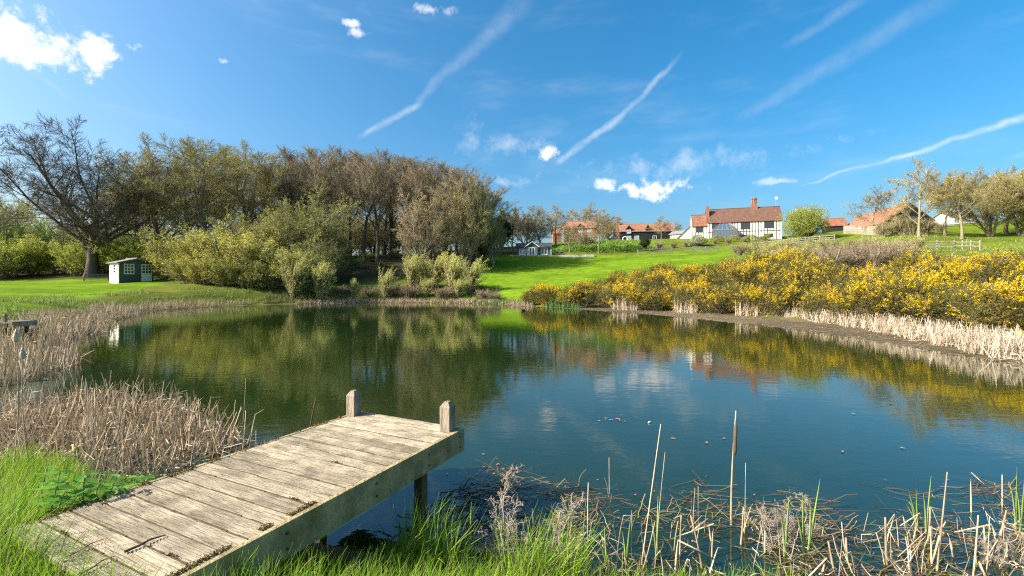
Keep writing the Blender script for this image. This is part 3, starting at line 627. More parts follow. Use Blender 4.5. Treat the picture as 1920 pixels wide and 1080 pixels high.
for i, (px, yt, d) in enumerate([(560,395,118),(610,385,122),(655,395,118),(700,388,124),(745,392,118),(790,385,122),(835,392,118),(880,398,120),(630,425,104),(720,430,102),(810,425,104),(675,432,112),(765,428,112)]):
    put('round0', px, yt, d, 'dull olive tree deep in the wood behind the bare trunks, %s of these' % ORD[i], 1.35, random.uniform(0, 6), group='trees deep in the wood', mats={'foliage': M['leaf_mid' if i % 2 else 'leaf_olive'], 'trunk': M['bark_dark']})
for i, (px, yt, d) in enumerate([(1672,408,84),(1692,402,83),(1712,404,82),(1736,408,84),(1655,414,82),(1762,412,86)]):
    put('scrub', px, yt, d, 'tall olive scrub in front of the barn gable, %s from the board fence' % ORD[i], 1.1, random.uniform(0, 6), 'shrub', 'scrub before the barn', {'foliage': M['leaf_olive']})
# ------------------------------------------------------------------ buildings
M['white_wall'] = material('white_render', (.78, .74, .66), .85, .08, 1.2)
M['white_paint'] = material('white_paint', (.80, .80, .78), .6, .05, 3)
M['timber'] = material('dark_timber', (.055, .042, .032), .8, .3, 4)
M['tile_brown'] = material('clay_tiles_brown', (.175, .09, .058), .85, .3, 1.6, col2=(.09, .05, .036), bump=.8, bscale=7)
M['tile_red'] = material('clay_tiles_red', (.34, .155, .09), .85, .3, 1.1, col2=(.19, .09, .055), bump=.8, bscale=7)
M['tile_mixed'] = material('clay_tiles_mixed', (.30, .125, .07), .85, .3, 1.3, col2=(.12, .06, .04), bump=.8, bscale=7)
M['brick'] = material('red_brick', (.26, .125, .08), .9, .3, 5, bump=.4)
M['black_board'] = material('black_weatherboard', (.016, .017, .02), .6, .3, 3, stretch=(.3, .3, 7), bump=.5, bscale=2)
M['green_board'] = material('green_boards', (.06, .125, .125), .6, .2, 2, stretch=(.3, .3, 6), bump=.6, bscale=2)
M['shed_board'] = material('slate_green_boards', (.055, .08, .072), .6, .2, 2, stretch=(.3, .3, 7), bump=.7, bscale=2)
M['cream_board'] = material('cream_boards', (.78, .74, .64), .7, .12, 2, stretch=(.3, .3, 7), bump=.6, bscale=2)
M['felt'] = material('roofing_felt', (.05, .052, .058), .85, .3, 3, bump=.4)
M['felt_light'] = material('weathered_felt', (.20, .195, .19), .85, .25, 3, bump=.4)
M['oakframe'] = material('oak_frame', (.33, .19, .11), .7, .2, 4)
M['weathered'] = material('weathered_wood', (.29, .255, .195), .85, .3, 3, stretch=(.2, 1, 1))
M['weathered_dark'] = material('dark_weathered_wood', (.10, .095, .07), .85, .3, 3)
M['blue_white'] = material('pale_blue_paint', (.62, .70, .72), .6, .06, 3)
M['metal'] = material('grey_metal', (.3, .3, .3), .4, .1, 3, metal=.8)
M['stone'] = material('paving', (.42, .38, .32), .9, .2, 2)
M['brown_curtain'] = material('brown_interior', (.10, .045, .028), .7, .35, 4)
def glassm(name, col, rough=.06):
    m = material(name, col, rough, .15, 2, spec=.9); return m
M['glass'] = glassm('window_glass', (.03, .04, .05)); M['glass_blue'] = glassm('conservatory_glass', (.06, .12, .17)); M['glass_pale'] = glassm('curtained_glass', (.25, .32, .36)); M['glass_brown'] = glassm('brown_glass', (.075, .032, .02), .25)

def window(root, x0, x1, z0, z1, y, nx, nz, fm, gm, fw=.06, out=-1, axis='y', name='window', bar=.03):
    """frame with bars; every pane a child. out = side the outside lies on; axis = wall normal axis"""
    def bx(mb, a0, a1, c0, c1, d0, d1):
        if axis == 'y': mb.box(a0, a1, min(d0, d1), max(d0, d1), c0, c1)
        else: mb.box(min(d0, d1), max(d0, d1), a0, a1, c0, c1)
    mb = MB(); f0, f1 = y, y + out*.05
    bx(mb, x0, x0+fw, z0, z1, f0, f1); bx(mb, x1-fw, x1, z0, z1, f0, f1); bx(mb, x0+fw, x1-fw, z0, z0+fw, f0, f1); bx(mb, x0+fw, x1-fw, z1-fw, z1, f0, f1)
    gw, gh = (x1-x0-2*fw), (z1-z0-2*fw); f2 = y + out*.042
    for i in range(1, nx): c = x0+fw+gw*i/nx; bx(mb, c-bar/2, c+bar/2, z0+fw, z1-fw, f0, f2)
    for j in range(1, nz): c = z0+fw+gh*j/nz; bx(mb, x0+fw, x1-fw, c-bar/2, c+bar/2, f0, y + out*.038)
    w = mb.part(name, fm, root)
    for i in range(nx):
        for j in range(nz):
            p = MB(); bx(p, x0+fw+gw*i/nx+bar/2, x0+fw+gw*(i+1)/nx-bar/2, z0+fw+gh*j/nz+bar/2, z0+fw+gh*(j+1)/nz-bar/2, y+out*.004, y+out*.02); p.part('pane', gm, w)
    s = MB(); bx(s, x0-.04, x1+.04, z0-.06, z0-.002, y, y+out*.09); s.part('sill', fm, w)
    return w
def gable_roof(root, x0, x1, y0, y1, ze, zr, mat, over=.25, th=.12, name='roof', ridge='x'):
    """two sloped slabs with a ridge; ridge along x or y"""
    mb = MB()
    a0, a1, b0, b1 = (x0, x1, y0, y1) if ridge == 'x' else (y0, y1, x0, x1)
    bm_ = (b0+b1)/2; sl = (zr-ze)/((b1-b0)/2); e0, e1 = b0-over, b1+over; zo = ze - sl*over
    poly = [(e0, zo), (bm_, zr), (e1, zo), (e1, zo+th), (bm_, zr+th*1.1), (e0, zo+th)]
    mb.prism(poly, 'x' if ridge == 'x' else 'y', a0-over, a1+over)
    r = mb.part(name, mat, root)
    c = MB()
    if ridge == 'x': c.prism([(bm_-.14, zr+th*.75), (bm_+.14, zr+th*.75), (bm_, zr+th*1.1+.1)], 'x', a0-over-.01, a1+over+.01)
    else: c.prism([(bm_-.14, zr+th*.75), (bm_+.14, zr+th*.75), (bm_, zr+th*1.1+.1)], 'y', a0-over-.01, a1+over+.01)
    c.part('ridge', mat, r)
    return r
def walls(root, x0, x1, y0, y1, z0, ze, zr, mat, ridge='x', name='wall'):
    mb = MB(); bm_ = (y0+y1)/2 if ridge == 'x' else (x0+x1)/2
    if ridge == 'x': mb.prism([(y0, z0), (y1, z0), (y1, ze), (bm_, zr), (y0, ze)], 'x', x0, x1)
    else: mb.prism([(x0, z0), (x1, z0), (x1, ze), (bm_, zr), (x0, ze)], 'y', y0, y1)
    return mb.part(name, mat, root)
def chimney(root, x, y, z0, z1, w, pots=1, mat=None):
    mat = mat or M['brick']; mb = MB().box(x-w/2, x+w/2, y-w/2, y+w/2, z0, z1).box(x-w/2-.06, x+w/2+.06, y-w/2-.06, y+w/2+.06, z1-.3, z1-.12)
    c = mb.part('chimney', mat, root)
    for i in range(pots):
        px = x + (i-(pots-1)/2)*w*.5; MB().tube([(px, y, z1), (px, y, z1+.45)], [.14, .11], 8).part('chimney_pot', M['tile_red'], c)
    return c
def rot_for(px0, d0, px1, d1): return math.atan2(d1-d0, XD(px1, d1)-XD(px0, d0))

def timbered_house():
    # front wall from the left wing to the right gable; the right end stands nearer
    dl, dr = 118.5, 112.0; a = Vector((XD(1297, dl), dl)); b = Vector((XD(1466, dr), dr)); Lh = (b-a).length
    rz = math.atan2(b.y-a.y, b.x-a.x); z0 = P(1380, 448, 115).z
    o = empty('timbered_house', (a.x, a.y, z0-.2), rz, 'long black-and-white timbered house with brown tiled roof on the hill', 'house')
    xs = Lh*.185; D = 6.5; ze, zr = 4.75, 8.35
    walls(o, xs, Lh, 0, D, -1.5, ze, zr-.1, M['white_wall']); gable_roof(o, xs, Lh, 0, D, ze, zr, M['tile_brown'], .28)
    walls(o, 0, xs-.01, .15, D-.4, -1.5, 4.0, 7.0, M['white_wall'], name='wing_wall'); gable_roof(o, .28, xs-.3, .15, D-.4, 4.0, 7.05, M['tile_mixed'], .28, name='wing_roof')
    # catslide lean-to at the left
    MB().prism([(-3.6, -1.5), (-.01, -1.5), (-.01, 4.0), (-.3, 3.9), (-3.6, .6)], 'y', .4, 5.0).part('lean_to_wall', M['white_wall'], o)
    MB().prism([(-3.75, .5), (-.29, 3.95), (-.29, 4.1), (-3.75, .66)], 'y', .2, 5.2).part('lean_to_roof', M['tile_mixed'], o)
    wins = [(.9, 2.8, 2.3, 3.75, 4, 2), (xs+1.15, xs+3.0, 2.9, 4.35, 4, 2), (Lh*.555, Lh*.555+2.2, 2.7, 4.35, 4, 3), (Lh-3.9, Lh-1.7, 2.75, 4.35, 4, 3), (Lh*.545, Lh*.545+2.3, .15, 1.25, 4, 2), (Lh-3.8, Lh-1.9, .5, 1.35, 3, 2), (2.3, 3.3, -.1, .7, 2, 1)]
    for x0, x1, a0, a1, nx, nz in wins: window(o, x0, x1, a0, a1, -.003 if x0 > xs else .147, nx, nz, M['timber'], M['glass'], .09)
    x = .25; k = 0
    while x < Lh:                                             # studs, each its own timber, cut round the windows
        y = 0 if x > xs else .15; top = ze-.05 if x > xs else 3.95
        cuts = sorted([(w[2]-.08, w[3]+.04) for w in wins if w[0]-.1 < x < w[1]+.1]); z = -.2
        if xs+.9 < x < xs+6.6: z = 2.6
        for c0, c1 in cuts + [(top, top)]:
            if c0 - z > .25: MB().box(x-.075, x+.075, y-.03, y, z, c0).part('stud', M['timber'], o)
            z = max(z, c1)
        x += .66 + .1*math.sin(k*2.1); k += 1
    MB().box(xs, Lh, -.045, 0, 2.0, 2.16).part('bressumer_beam', M['timber'], o)
    MB().box(xs, Lh, -.05, 0, ze-.16, ze).part('wall_plate', M['timber'], o)
    chimney(o, xs+.1, 1.6, 3.0, 8.9, .75, 1)
    ch = MB().box(Lh*.73-.75, Lh*.73+.75, D/2-.55, D/2+.55, 7.2, 9.3).part('chimney', M['brick'], o)
    for dx in (-.42, 0, .42): MB().tube([(Lh*.73+dx, D/2-.1*(dx == 0), 9.3), (Lh*.73+dx, D/2-.1*(dx == 0), 10.5), (Lh*.73+dx, D/2-.1*(dx == 0), 10.55), (Lh*.73+dx, D/2-.1*(dx == 0), 10.9)], [.24, .24, .33, .33], 8).part('chimney_shaft', M['brick'], ch)
    MB().box(Lh*.2, Lh*.99, -.8, -.055, -1.6, -.15).part('brick_plinth', M['brick'], o)
    # conservatory with hipped glass roof
    c0, c1, dep = xs+.95, xs+6.5, 3.2; cx = (c0+c1)/2
    MB().box(c0, c1, -dep, -.82, -1.2, .25).part('conservatory_base', M['brick'], o)
    fr = MB()
    for i in range(9): x = c0+.06+(c1-c0-.12)*i/8; fr.box(x-.06, x+.06, -dep, -dep+.12, .25, 2.3)
    fr.box(c0, c1, -dep-.01, -dep+.13, 2.3, 2.46); fr.box(c0, c0+.12, -dep+.13, -.06, 2.3, 2.46); fr.box(c1-.12, c1, -dep+.13, -.06, 2.3, 2.46); fr.box(c0, c0+.12, -.2, -.06, .25, 2.3); fr.box(c1-.12, c1, -.2, -.06, .25, 2.3)
    for sx in (-1, 1): fr.beam((cx+sx*(c1-c0)/2, -dep, 2.46), (cx+sx*.8, -dep+.9, 4.15), .12, .12); fr.beam((cx+sx*.8, -dep+.9, 4.15), (cx+sx*.8, -.1, 4.15), .12, .12)
    for t in (-.8, -.27, .27, .8): fr.beam((cx+t*2.2, -dep, 2.46), (cx+t, -dep+.9, 4.15), .07, .09)
    cf = fr.part('conservatory_frame', M['oakframe'], o)
    for i in range(8): x = c0+.06+(c1-c0-.12)*i/8; MB().box(x+.06, x+(c1-c0-.12)/8-.06, -dep+.04, -dep+.06, .25, 2.3).part('pane', M['glass_blue'], cf)
    MB().add([(c0+.1, -dep+.05, 2.5), (c1-.1, -dep+.05, 2.5), (cx+.8, -dep+.9, 4.1), (cx-.8, -dep+.9, 4.1)], [(0, 1, 2, 3)]).part('roof_pane', M['glass_blue'], cf)
    for sx in (-1, 1): MB().add([(cx+sx*((c1-c0)/2-.1), -dep+.05, 2.5), (cx+sx*.8, -dep+.9, 4.1), (cx+sx*.8, -.1, 4.1), (cx+sx*((c1-c0)/2-.1), -.1, 2.5)], [(0, 1, 2, 3)]).part('roof_pane', M['glass_blue'], cf)
    MB().prism([(cx-1.3, 4.05), (cx+1.3, 4.05), (cx, 4.75)], 'y', -dep+.7, -.06).part('conservatory_ridge', M['tile_mixed'], o)
    # dish on a pole at the right gable
    p = empty('satellite_dish', (b.x+.35, b.y+3.3, z0+1), 0, 'small white satellite dish on a pole beside the right gable', 'satellite dish')
    MB().tube([(0, 0, 0), (0, 0, 9.1)], [.025, .025], 6).part('pole', M['metal'], p)
    d = MB().tube([(0, -.12, 9.35), (0, -.2, 9.35), (0, -.34, 9.35)], [.08, .32, .42], 14); d.part('dish', M['white_paint'], p)
timbered_house()

def simple_house(name, pxl, dl, pxr, dr, ybase, dep, ze, zr, wall, roof, label, cat='house', over=.3):
    a = Vector((XD(pxl, dl), dl)); b = Vector((XD(pxr, dr), dr)); L = (b-a).length
    z0 = P((pxl+pxr)/2, ybase, (dl+dr)/2).z
    o = empty(name, (a.x, a.y, z0), math.atan2(b.y-a.y, b.x-a.x), label, cat)
    walls(o, 0, L, 0, dep, -1.5, ze, zr-.08, wall); gable_roof(o, 0, L, 0, dep, ze, zr, roof, over)
    return o, L
def dormer(o, x, y0, z0, w, h, wm, rm):
    d = walls(o, x-w/2, x+w/2, y0, y0+2.2, z0, z0+h*.62, z0+h, wm, 'y', 'dormer'); gable_roof(d, x-w/2, x+w/2, y0, y0+2.2, z0+h*.62, z0+h, rm, .18, .1, 'dormer_roof', 'y')
    return d
# black barn conversion
o, L = simple_house('black_barn_house', 1163, 150, 1263, 148, 453.5, 6, 3.6, 6.2, M['black_board'], M['tile_red'], 'black weatherboarded house with red tiled roof and brick end chimney')
chimney(o, -.3, 3.0, -1, 7.2, 1.0, 1)
for x, w in ((2.8, 1.6), (8.9, 1.6)): dormer(o, x, -.25, 3.1, w, 2.2, M['black_board'], M['felt'])
window(o, 2.1, 3.4, 2.9, 4.0, -.26, 2, 1, M['white_paint'], M['glass_pale'], .1)
for x in (2.1, 4.6): window(o, x, x+1.4, .2, 2.0, -.003, 2, 1, M['white_paint'], M['glass_pale'], .1)
window(o, 10.4, 11.6, .6, 2.0, -.003, 2, 1, M['white_paint'], M['glass'], .1)
t = empty('egg_chair', P(1172, 453, 147.5), 0, 'round white pod chair standing against the black barn', 'chair')
MB().tube([(.75*math.cos(i*math.pi/8), 0, .85+.75*math.sin(i*math.pi/8)) for i in range(17)], [.13]*17, 6).part('frame', M['white_paint'], t)
MB().tube([(0, .1, .85), (0, .45, .85)], [.6, .25], 10).part('shell', M['weathered_dark'], t); MB().box(-.4, .4, -.2, .3, 0, .12).part('base', M['white_paint'], t)
# brick cottage among trees
o, L = simple_house('brick_cottage', 1058, 150, 1116, 148, 450, 5.5, 4.0, 6.3, M['brick'], M['tile_red'], 'far brick cottage with orange tiled roof behind bare trees')
chimney(o, L-.6, 2.7, 5, 7.4, .8, 1); dormer(o, 5.3, -.2, 3.3, 1.6, 2.0, M['weathered_dark'], M['tile_red'])
for x in (1.4, 4.6, 7.6): window(o, x, x+1.3, 2.5, 3.6, -.003, 2, 1, M['white_paint'], M['glass_pale'], .09)
window(o, 6.8, 8.9, .1, 1.9, -.003, 3, 1, M['white_paint'], M['glass_pale'], .09); window(o, 2.0, 3.3, .4, 1.7, -.003, 2, 1, M['white_paint'], M['glass'], .09)
simple_house('cottage_annexe', 1037, 147, 1053, 147, 448, 4, 2.0, 3.9, M['brick'], M['tile_red'], 'low red-roofed annexe left of the far brick cottage', 'outbuilding')
o, L = simple_house('garden_room', 1256, 132, 1290, 128, 447.5, 3.5, 1.4, 2.2, M['weathered'], M['felt_light'], 'low grey-roofed garden room between black barn and timbered house', 'outbuilding')
for x in (.8, 2.6, 4.0): window(o, x, x+1.1, .4, 1.45, -.003, 2, 1, M['white_paint'], M['glass_pale'], .08)
# parked car by the cottage
c = empty('parked_car', P(1154, 449, 158), .2, 'small blue-grey car parked between cottage and black barn', 'car')
body = MB().prism([(-2, .35), (2, .35), (2.05, .8), (1.2, .95), (.6, 1.45), (-1.1, 1.5), (-1.9, 1.0), (-2.05, .7)], 'y', -.85, .85).part('body', material('car_paint', (.25, .38, .55), .3, .05, 2, spec=.6), c, .05)
for s in (-1, 1): MB().prism([(-1.5, 1.0), (.95, 1.0), (.52, 1.38), (-1.0, 1.42)], 'y', s*.855-.01, s*.855+.01).part('window', M['glass'], body)
for x in (-1.25, 1.25):
    for s in (-1, 1): MB().tube([(x, s*.7, .33), (x, s*.9, .33)], [.33, .33], 12).part('wheel', M['felt'], c)

# ---- green summerhouse
def summerhouse():
    dl, dr = 98.5, 97.5; a = Vector((XD(968.5, dl), dl)); b = Vector((XD(1034, dr), dr)); L = (b-a).length
    o = empty('summerhouse', (a.x, a.y, P(1000, 478.5, 98).z), math.atan2(b.y-a.y, b.x-a.x), 'dark green summerhouse with white framed doors and gabled porch by the lawn', 'summerhouse')
    walls(o, 0, L-.2, 0, 3.4, -1, 1.75, 2.5, M['green_board']); gable_roof(o, 0, L-.2, 0, 3.4, 1.75, 2.55, M['felt'], .3)
    p0, p1 = L*.27, L*.63; pc = (p0+p1)/2
    walls(o, p0, p1, -.45, 1.5, -1, 1.85, 2.68, M['green_board'], 'y', 'porch'); gable_roof(o, p0, p1, -.45, 1.5, 1.85, 2.75, M['felt'], .22, .1, 'porch_roof', 'y')
    for s in (-1, 1): MB().beam((pc+s*(p1-p0+.5)/2, -.70, 1.68), (pc, -.70, 2.85), .05, .17).part('bargeboard', M['white_paint'], o)
    MB().beam((L+.1, -.32, 1.5), (L+.1, 1.7, 2.6), .05, .15).part('bargeboard', M['white_paint'], o)
    window(o, .55, 2.0, .12, 1.6, -.003, 2, 1, M['white_paint'], M['glass_pale'], .12, bar=.12); window(o, L*.70, L*.70+1.4, .12, 1.6, -.003, 2, 1, M['white_paint'], M['glass'], .12, bar=.12)
    window(o, p0+.25, p0+.7, .15, 1.65, -.453, 1, 1, M['white_paint'], M['glass_pale'], .08); window(o, p1-.7, p1-.25, .15, 1.65, -.453, 1, 1, M['white_paint'], M['glass'], .08)
    d = window(o, p0+.72, p1-.72, -.08, 1.65, -.455, 2, 1, M['white_paint'], M['glass'], .14, name='door', bar=.2); MB().box(pc-.06, pc+.06, -.56, -.515, .75, .85).part('handle', M['metal'], d)
    MB().box(L-.19, L-.02, -.06, -.005, -.1, 1.55).part('corner_trim', M['white_paint'], o)
    MB().box(-1.2, L+9, -1.6, -.5, -.6, -.06).part('terrace', M['stone'], o)
    for i, x in enumerate((L+1.2, L+2.2)):
        q = o.matrix_basis @ Vector((x, -.9, 0)); t = empty('planter', (q.x, q.y, o.location.z-.06), o.rotation_euler.z, 'dark box planter beside the summerhouse, %s' % ('the nearer one to its wall' if i == 0 else 'the one farther from its wall'), 'planter', 'planters by the summerhouse')
        MB().box(-.35, .35, -.3, .3, 0, .55).box(-.4, .4, -.35, .35, .55, .63).part('box', M['felt'], t)
bpy.context.view_layer.update()
summerhouse()

# ---- garden shed and bench on the left lawn
def shed():
    d = 60.5; g = P(262, 528, d); rz = R(-50 + 19.5 + 90)
    o = empty('garden_shed', (g.x, g.y, P(243, 528.5, d).z), rz, 'small dark green garden shed with pale side wall and half-glazed door', 'shed')
    W, D, ze, zr = 3.7, 2.9, 2.5, 3.0; x0, x1 = -W/2-.35, W/2-.35
    mb = MB().prism([(x0, -.6), (x1, -.6), (x1, ze), ((x0+x1)/2, zr), (x0, ze)], 'y', 0, D); mb.part('wall', M['shed_board'], o)
    MB().box(x0-.03, x0-.002, .03, D, -.5, ze-.05).part('side_cladding', M['cream_board'], o)
    gable_roof(o, x0, x1, 0, D, ze, zr, M['felt_light'], .32, .1, 'roof', 'y')
    MB().box(x0-.06, x0+.07, -.04, .03, -.4, ze-.04).part('corner_post', M['oakframe'], o)
    window(o, x0+.5, x0+1.6, 1.05, 2.35, -.003, 3, 3, M['blue_white'], M['glass_brown'], .08, bar=.07)
    dr = window(o, x1-1.32, x1-.15, 1.05, 2.35, -.003, 3, 3, M['blue_white'], M['glass_brown'], .1, name='door', bar=.07)
    MB().box(x1-1.32, x1-.15, -.05, -.003, -.05, .98).part('door_panel', M['blue_white'], dr); MB().box(x1-1.26, x1-1.18, -.1, -.051, 1.2, 1.35).part('handle', M['felt'], dr)
    window(o, .9, 1.6, 1.1, 2.3, x0-.031, 1, 3, M['cream_board'], M['glass'], .07, -1, 'x', bar=.07)
    return o
shed()
M['bench_wood'] = material('bench_wood', (.17, .15, .10), .8, .3, 4)
def bench(name, loc, rz, w, mat, label, group=None):
    o = empty(name, loc, rz, label, 'bench', group)
    for x in (-w/2+.06, w/2-.06):
        MB().box(x-.04, x+.04, -.25, -.17, 0, .62).part('leg', mat, o); MB().box(x-.04, x+.04, .2, .28, 0, .98).part('leg', mat, o); MB().box(x-.045, x+.045, -.28, .2, .62, .67).part('armrest', mat, o)
    for k in range(5): MB().box(-w/2+.02, w/2-.02, -.24+k*.09, -.17+k*.09, .42, .46).part('seat_slat', mat, o)
    MB().box(-w/2+.1, w/2-.1, .205, .255, .9, 1.0).part('top_rail', mat, o); MB().box(-w/2+.1, w/2-.1, .205, .255, .5, .56).part('back_rail', mat, o)
    n = int(w/.14)
    for k in range(n): x = -w/2+.16+(w-.32)*k/(n-1); MB().box(x-.035, x+.035, .21, .25, .56, .9).part('back_slat', mat, o)
    return o
g = P(181, 528, 62); bench('garden_bench', (g.x, g.y, zt(g.x, g.y)), R(38), 2.6, M['bench_wood'], 'dark slatted garden bench beside the shed')
bench('garden_bench', P(1717, 423, 93), R(12), 2.2, M['white_paint'], 'pale garden bench at the barn gable, half behind the tree trunk'); bench('garden_bench', P(1748, 422, 94), R(8), 2.2, M['white_paint'], 'pale garden bench in the open right of the tree trunk')

# ---- big barn and outbuildings on the right
def big_barn():
    d = 90; X0 = XD(1705, d); z0 = P(1705, 426, d).z
    o = empty('red_roofed_barn', (X0, d, z0), R(-11), 'large black barn with sweeping orange-red tiled roof', 'barn')
    ze = P(1665, 414, d).z - z0; zr = P(1705, 381, d).z - z0
    walls(o, -4.1, 4.1, 0, 18, -2, ze, zr-.1, M['black_board'], 'y'); gable_roof(o, -4.1, 4.1, 0, 18, ze, zr, M['tile_red'], .3, .14, 'roof', 'y')
    MB().box(-1.4, 1.4, -.06, -.003, -.5, 2.2).part('barn_door', M['felt'], o); MB().box(1.8, 2.6, -.05, -.003, .7, 1.6).part('window', M['glass'], o)
    MB().prism([(-7.4, ze-1.3), (-4.45, ze-.36), (-4.45, ze-.2), (-7.4, ze-1.15)], 'y', 9, 18).part('lean_to_roof', M['tile_red'], o); MB().box(-7.2, -4.11, 9.2, 17.8, -2, ze-1.35).part('lean_to_wall', M['black_board'], o)
big_barn()
o, L = simple_house('black_outbuilding', 1548, 108, 1572, 104, 434, 5, 1.6, 3.4, M['black_board'], M['tile_mixed'], 'dark gabled outbuilding peeping out right of the round bush', 'outbuilding')
o.rotation_euler.z += R(62)
c = empty('white_cabin', P(1781, 421, 101), R(-6), 'white garden cabin with low pitched roof behind the hill trees', 'cabin')
walls(c, 0, 8, 0, 4, -1, 2.2, 2.9, M['white_paint']); gable_roof(c, 0, 8, 0, 4, 2.2, 2.95, M['felt_light'], .4)
for x in (.8, 2.2, 5.6): window(c, x, x+1.2, .15, 1.9, -.003, 2, 1, M['white_paint'], M['glass_pale'], .1)
MB().box(6.9, 8.02, -.03, -.003, 0, 2.1).part('panel', M['green_board'], c)
for i in range(4):
    p = empty('solar_panel_row', (104+i*10, 120+i*3, zt(104+i*10, 120+i*3)), R(12), 'long blue solar panel row on the skyline at the right edge, %s from the cabin' % ORD[i], 'solar panel', 'solar panels on the skyline')
    MB().add([(0, 0, .5), (9.4, 0, .5), (9.4, 1.6, 1.6), (0, 1.6, 1.6), (0, 0, .44), (9.4, 0, .44), (9.4, 1.6, 1.54), (0, 1.6, 1.54)], [(0, 1, 2, 3), (7, 6, 5, 4), (0, 4, 5, 1), (1, 5, 6, 2), (2, 6, 7, 3), (3, 7, 4, 0)]).part('panel', M['glass_blue'], p)
    for x in (.6, 4.7, 8.8): MB().box(x-.05, x+.05, .9, 1.0, -.6, 1.05).part('leg', M['metal'], p)

# ---- fences
def fence(name, pts, label, mat, rails=(.35, .72, 1.08), step=2.4, ph=1.2, group=None):
    pts = [Vector(p) for p in pts]
    o = empty(name, (pts[0].x, pts[0].y, zt(pts[0].x, pts[0].y)), 0, label, 'fence', group); org = o.location.copy()
    posts = []
    for a, b in zip(pts[:-1], pts[1:]):
        n = max(1, round((b-a).length/step))
        for k in range(n): posts.append(a.lerp(b, k/n))
    posts.append(pts[-1]); W = [Vector((p.x, p.y, zt(p.x, p.y))) - org for p in posts]
    pm = MB().box(-.065, .065, -.065, .065, -.4, ph).prism([(-.065, ph), (.065, ph), (0, ph+.04)], 'y', -.065, .065).mesh('fence_post')
    for w in W: link('post', pm, o, mat, w)
    for a, b in zip(W[:-1], W[1:]):
        for r in rails:
            t = (b-a).normalized(); nvec = Vector((t.y, -t.x, 0))*.085
            MB().beam(a+nvec+Vector((0, 0, r)), b+nvec+Vector((0, 0, r+random.uniform(-.02, .02))), .04, .10).part('rail', mat, o)
    return o
f2 = lambda *a: [(XD(p, d), d) for p, d in a]
fence('rail_fence', f2((1196, 94), (1240, 94.5), (1300, 95), (1370, 95), (1440, 93), (1510, 90), (1565, 86)), 'long pale post-and-rail fence along the top of the lawn', M['weathered'])
fence('rail_fence', f2((1660, 64), (1725, 62), (1790, 61)), 'pale field fence on the hill above the gorse', M['weathered'])
fence('rail_fence', f2((1790, 61), (1838, 55)), 'short sloping return of the field fence below the trees', M['weathered'], rails=(.5, 1.0))
fence('rail_fence', f2((1786, 42), (1850, 41)), 'near corner of pale rail fence rising out of the gorse', M['weathered'], rails=(.45, 1.0), ph=1.35)
fence('rail_fence', f2((1745, 90), (1800, 90), (1850, 90), (1930, 90)), 'dark low fence in front of the white cabin', M['weathered_dark'], rails=(.6, 1.0), step=4)
# close-boarded fence in front of the barn: every pale its own board
bf = empty('board_fence', (XD(1582, 93), 93, 0), 0, 'pale close-boarded fence in front of the red-roofed barn', 'fence')
a, b = Vector((XD(1582, 96), 96)), Vector((XD(1648, 86), 86)); n = 90
pm = MB().box(-.065, .065, -.015, .015, -.3, 1.7).mesh('fence_board'); bf.location = (a.x, a.y, zt(a.x, a.y))
for k in range(n):
    p = a.lerp(b, k/(n-1)); q = link('board', pm, bf, M['weathered'], Vector((p.x, p.y, zt(p.x, p.y)+random.uniform(-.02, .02))) - bf.location); q.rotation_euler.z = math.atan2(b.y-a.y, b.x-a.x)
# hedge and ground-cover bank below the cottages
def leaf_mass(name, pts, h, n, l, w, mat, label, kind=None, cat=None, seed=5, wid=1.2):
    rng = np.random.default_rng(seed); pts = np.array(pts, float); k = rng.integers(0, len(pts)-1, n); t = rng.random((n, 1))
    p = pts[k]*(1-t) + pts[k+1]*t + rng.normal(0, wid*.45, (n, 2)); z = hgt(p[:, 0], p[:, 1]) + h*rng.random(n)**.6*(1+.25*np.sin(p[:, 0]*1.7))
    V, Q, T = quads(rng, np.column_stack([p, z]), rng.normal(size=(n, 3)), l*rng.uniform(.6, 1.3, n), w, .4)
    o = link(name, np_mesh(name, V, Q, tint=T), None, M[mat]); tag(o, label, cat, None, kind)
leaf_mass('ground_cover', [(XD(p, d), d) for p, d in ((1045, 108), (1080, 106), (1120, 105), (1160, 104), (1200, 104), (1120, 112), (1190, 112), (1060, 114))], .8, 26000, .22, .16, 'leaf_green', 'bright green ground cover on the bank below the cottages', 'stuff', seed=8, wid=4.)
leaf_mass('garden_hedge', [(XD(p, d), d) for p, d in ((1330, 108.5), (1380, 108), (1430, 106.5), (1440, 106))], 1.3, 9000, .16, .1, 'leaf_mid', 'clipped brownish green hedge in front of the conservatory', cat='hedge', seed=9, wid=.8)
leaf_mass('woodland_understorey', [(XD(p, d), d) for p, d in ((520, 128), (600, 132), (700, 134), (800, 134), (900, 132), (950, 126))], 9, 22000, .6, .45, 'leaf_mid', 'dull green mass of undergrowth closing the back of the wood', 'stuff', seed=19, wid=5.)
leaf_mass('woodland_understorey', [(XD(p, d), d) for p, d in ((-220, 88), (-60, 98), (80, 104), (220, 108), (380, 112), (520, 120))], 8, 22000, .55, .4, 'leaf_olive', 'hazy green undergrowth far behind the oak and leafing trees', 'stuff', seed=20, wid=5.)
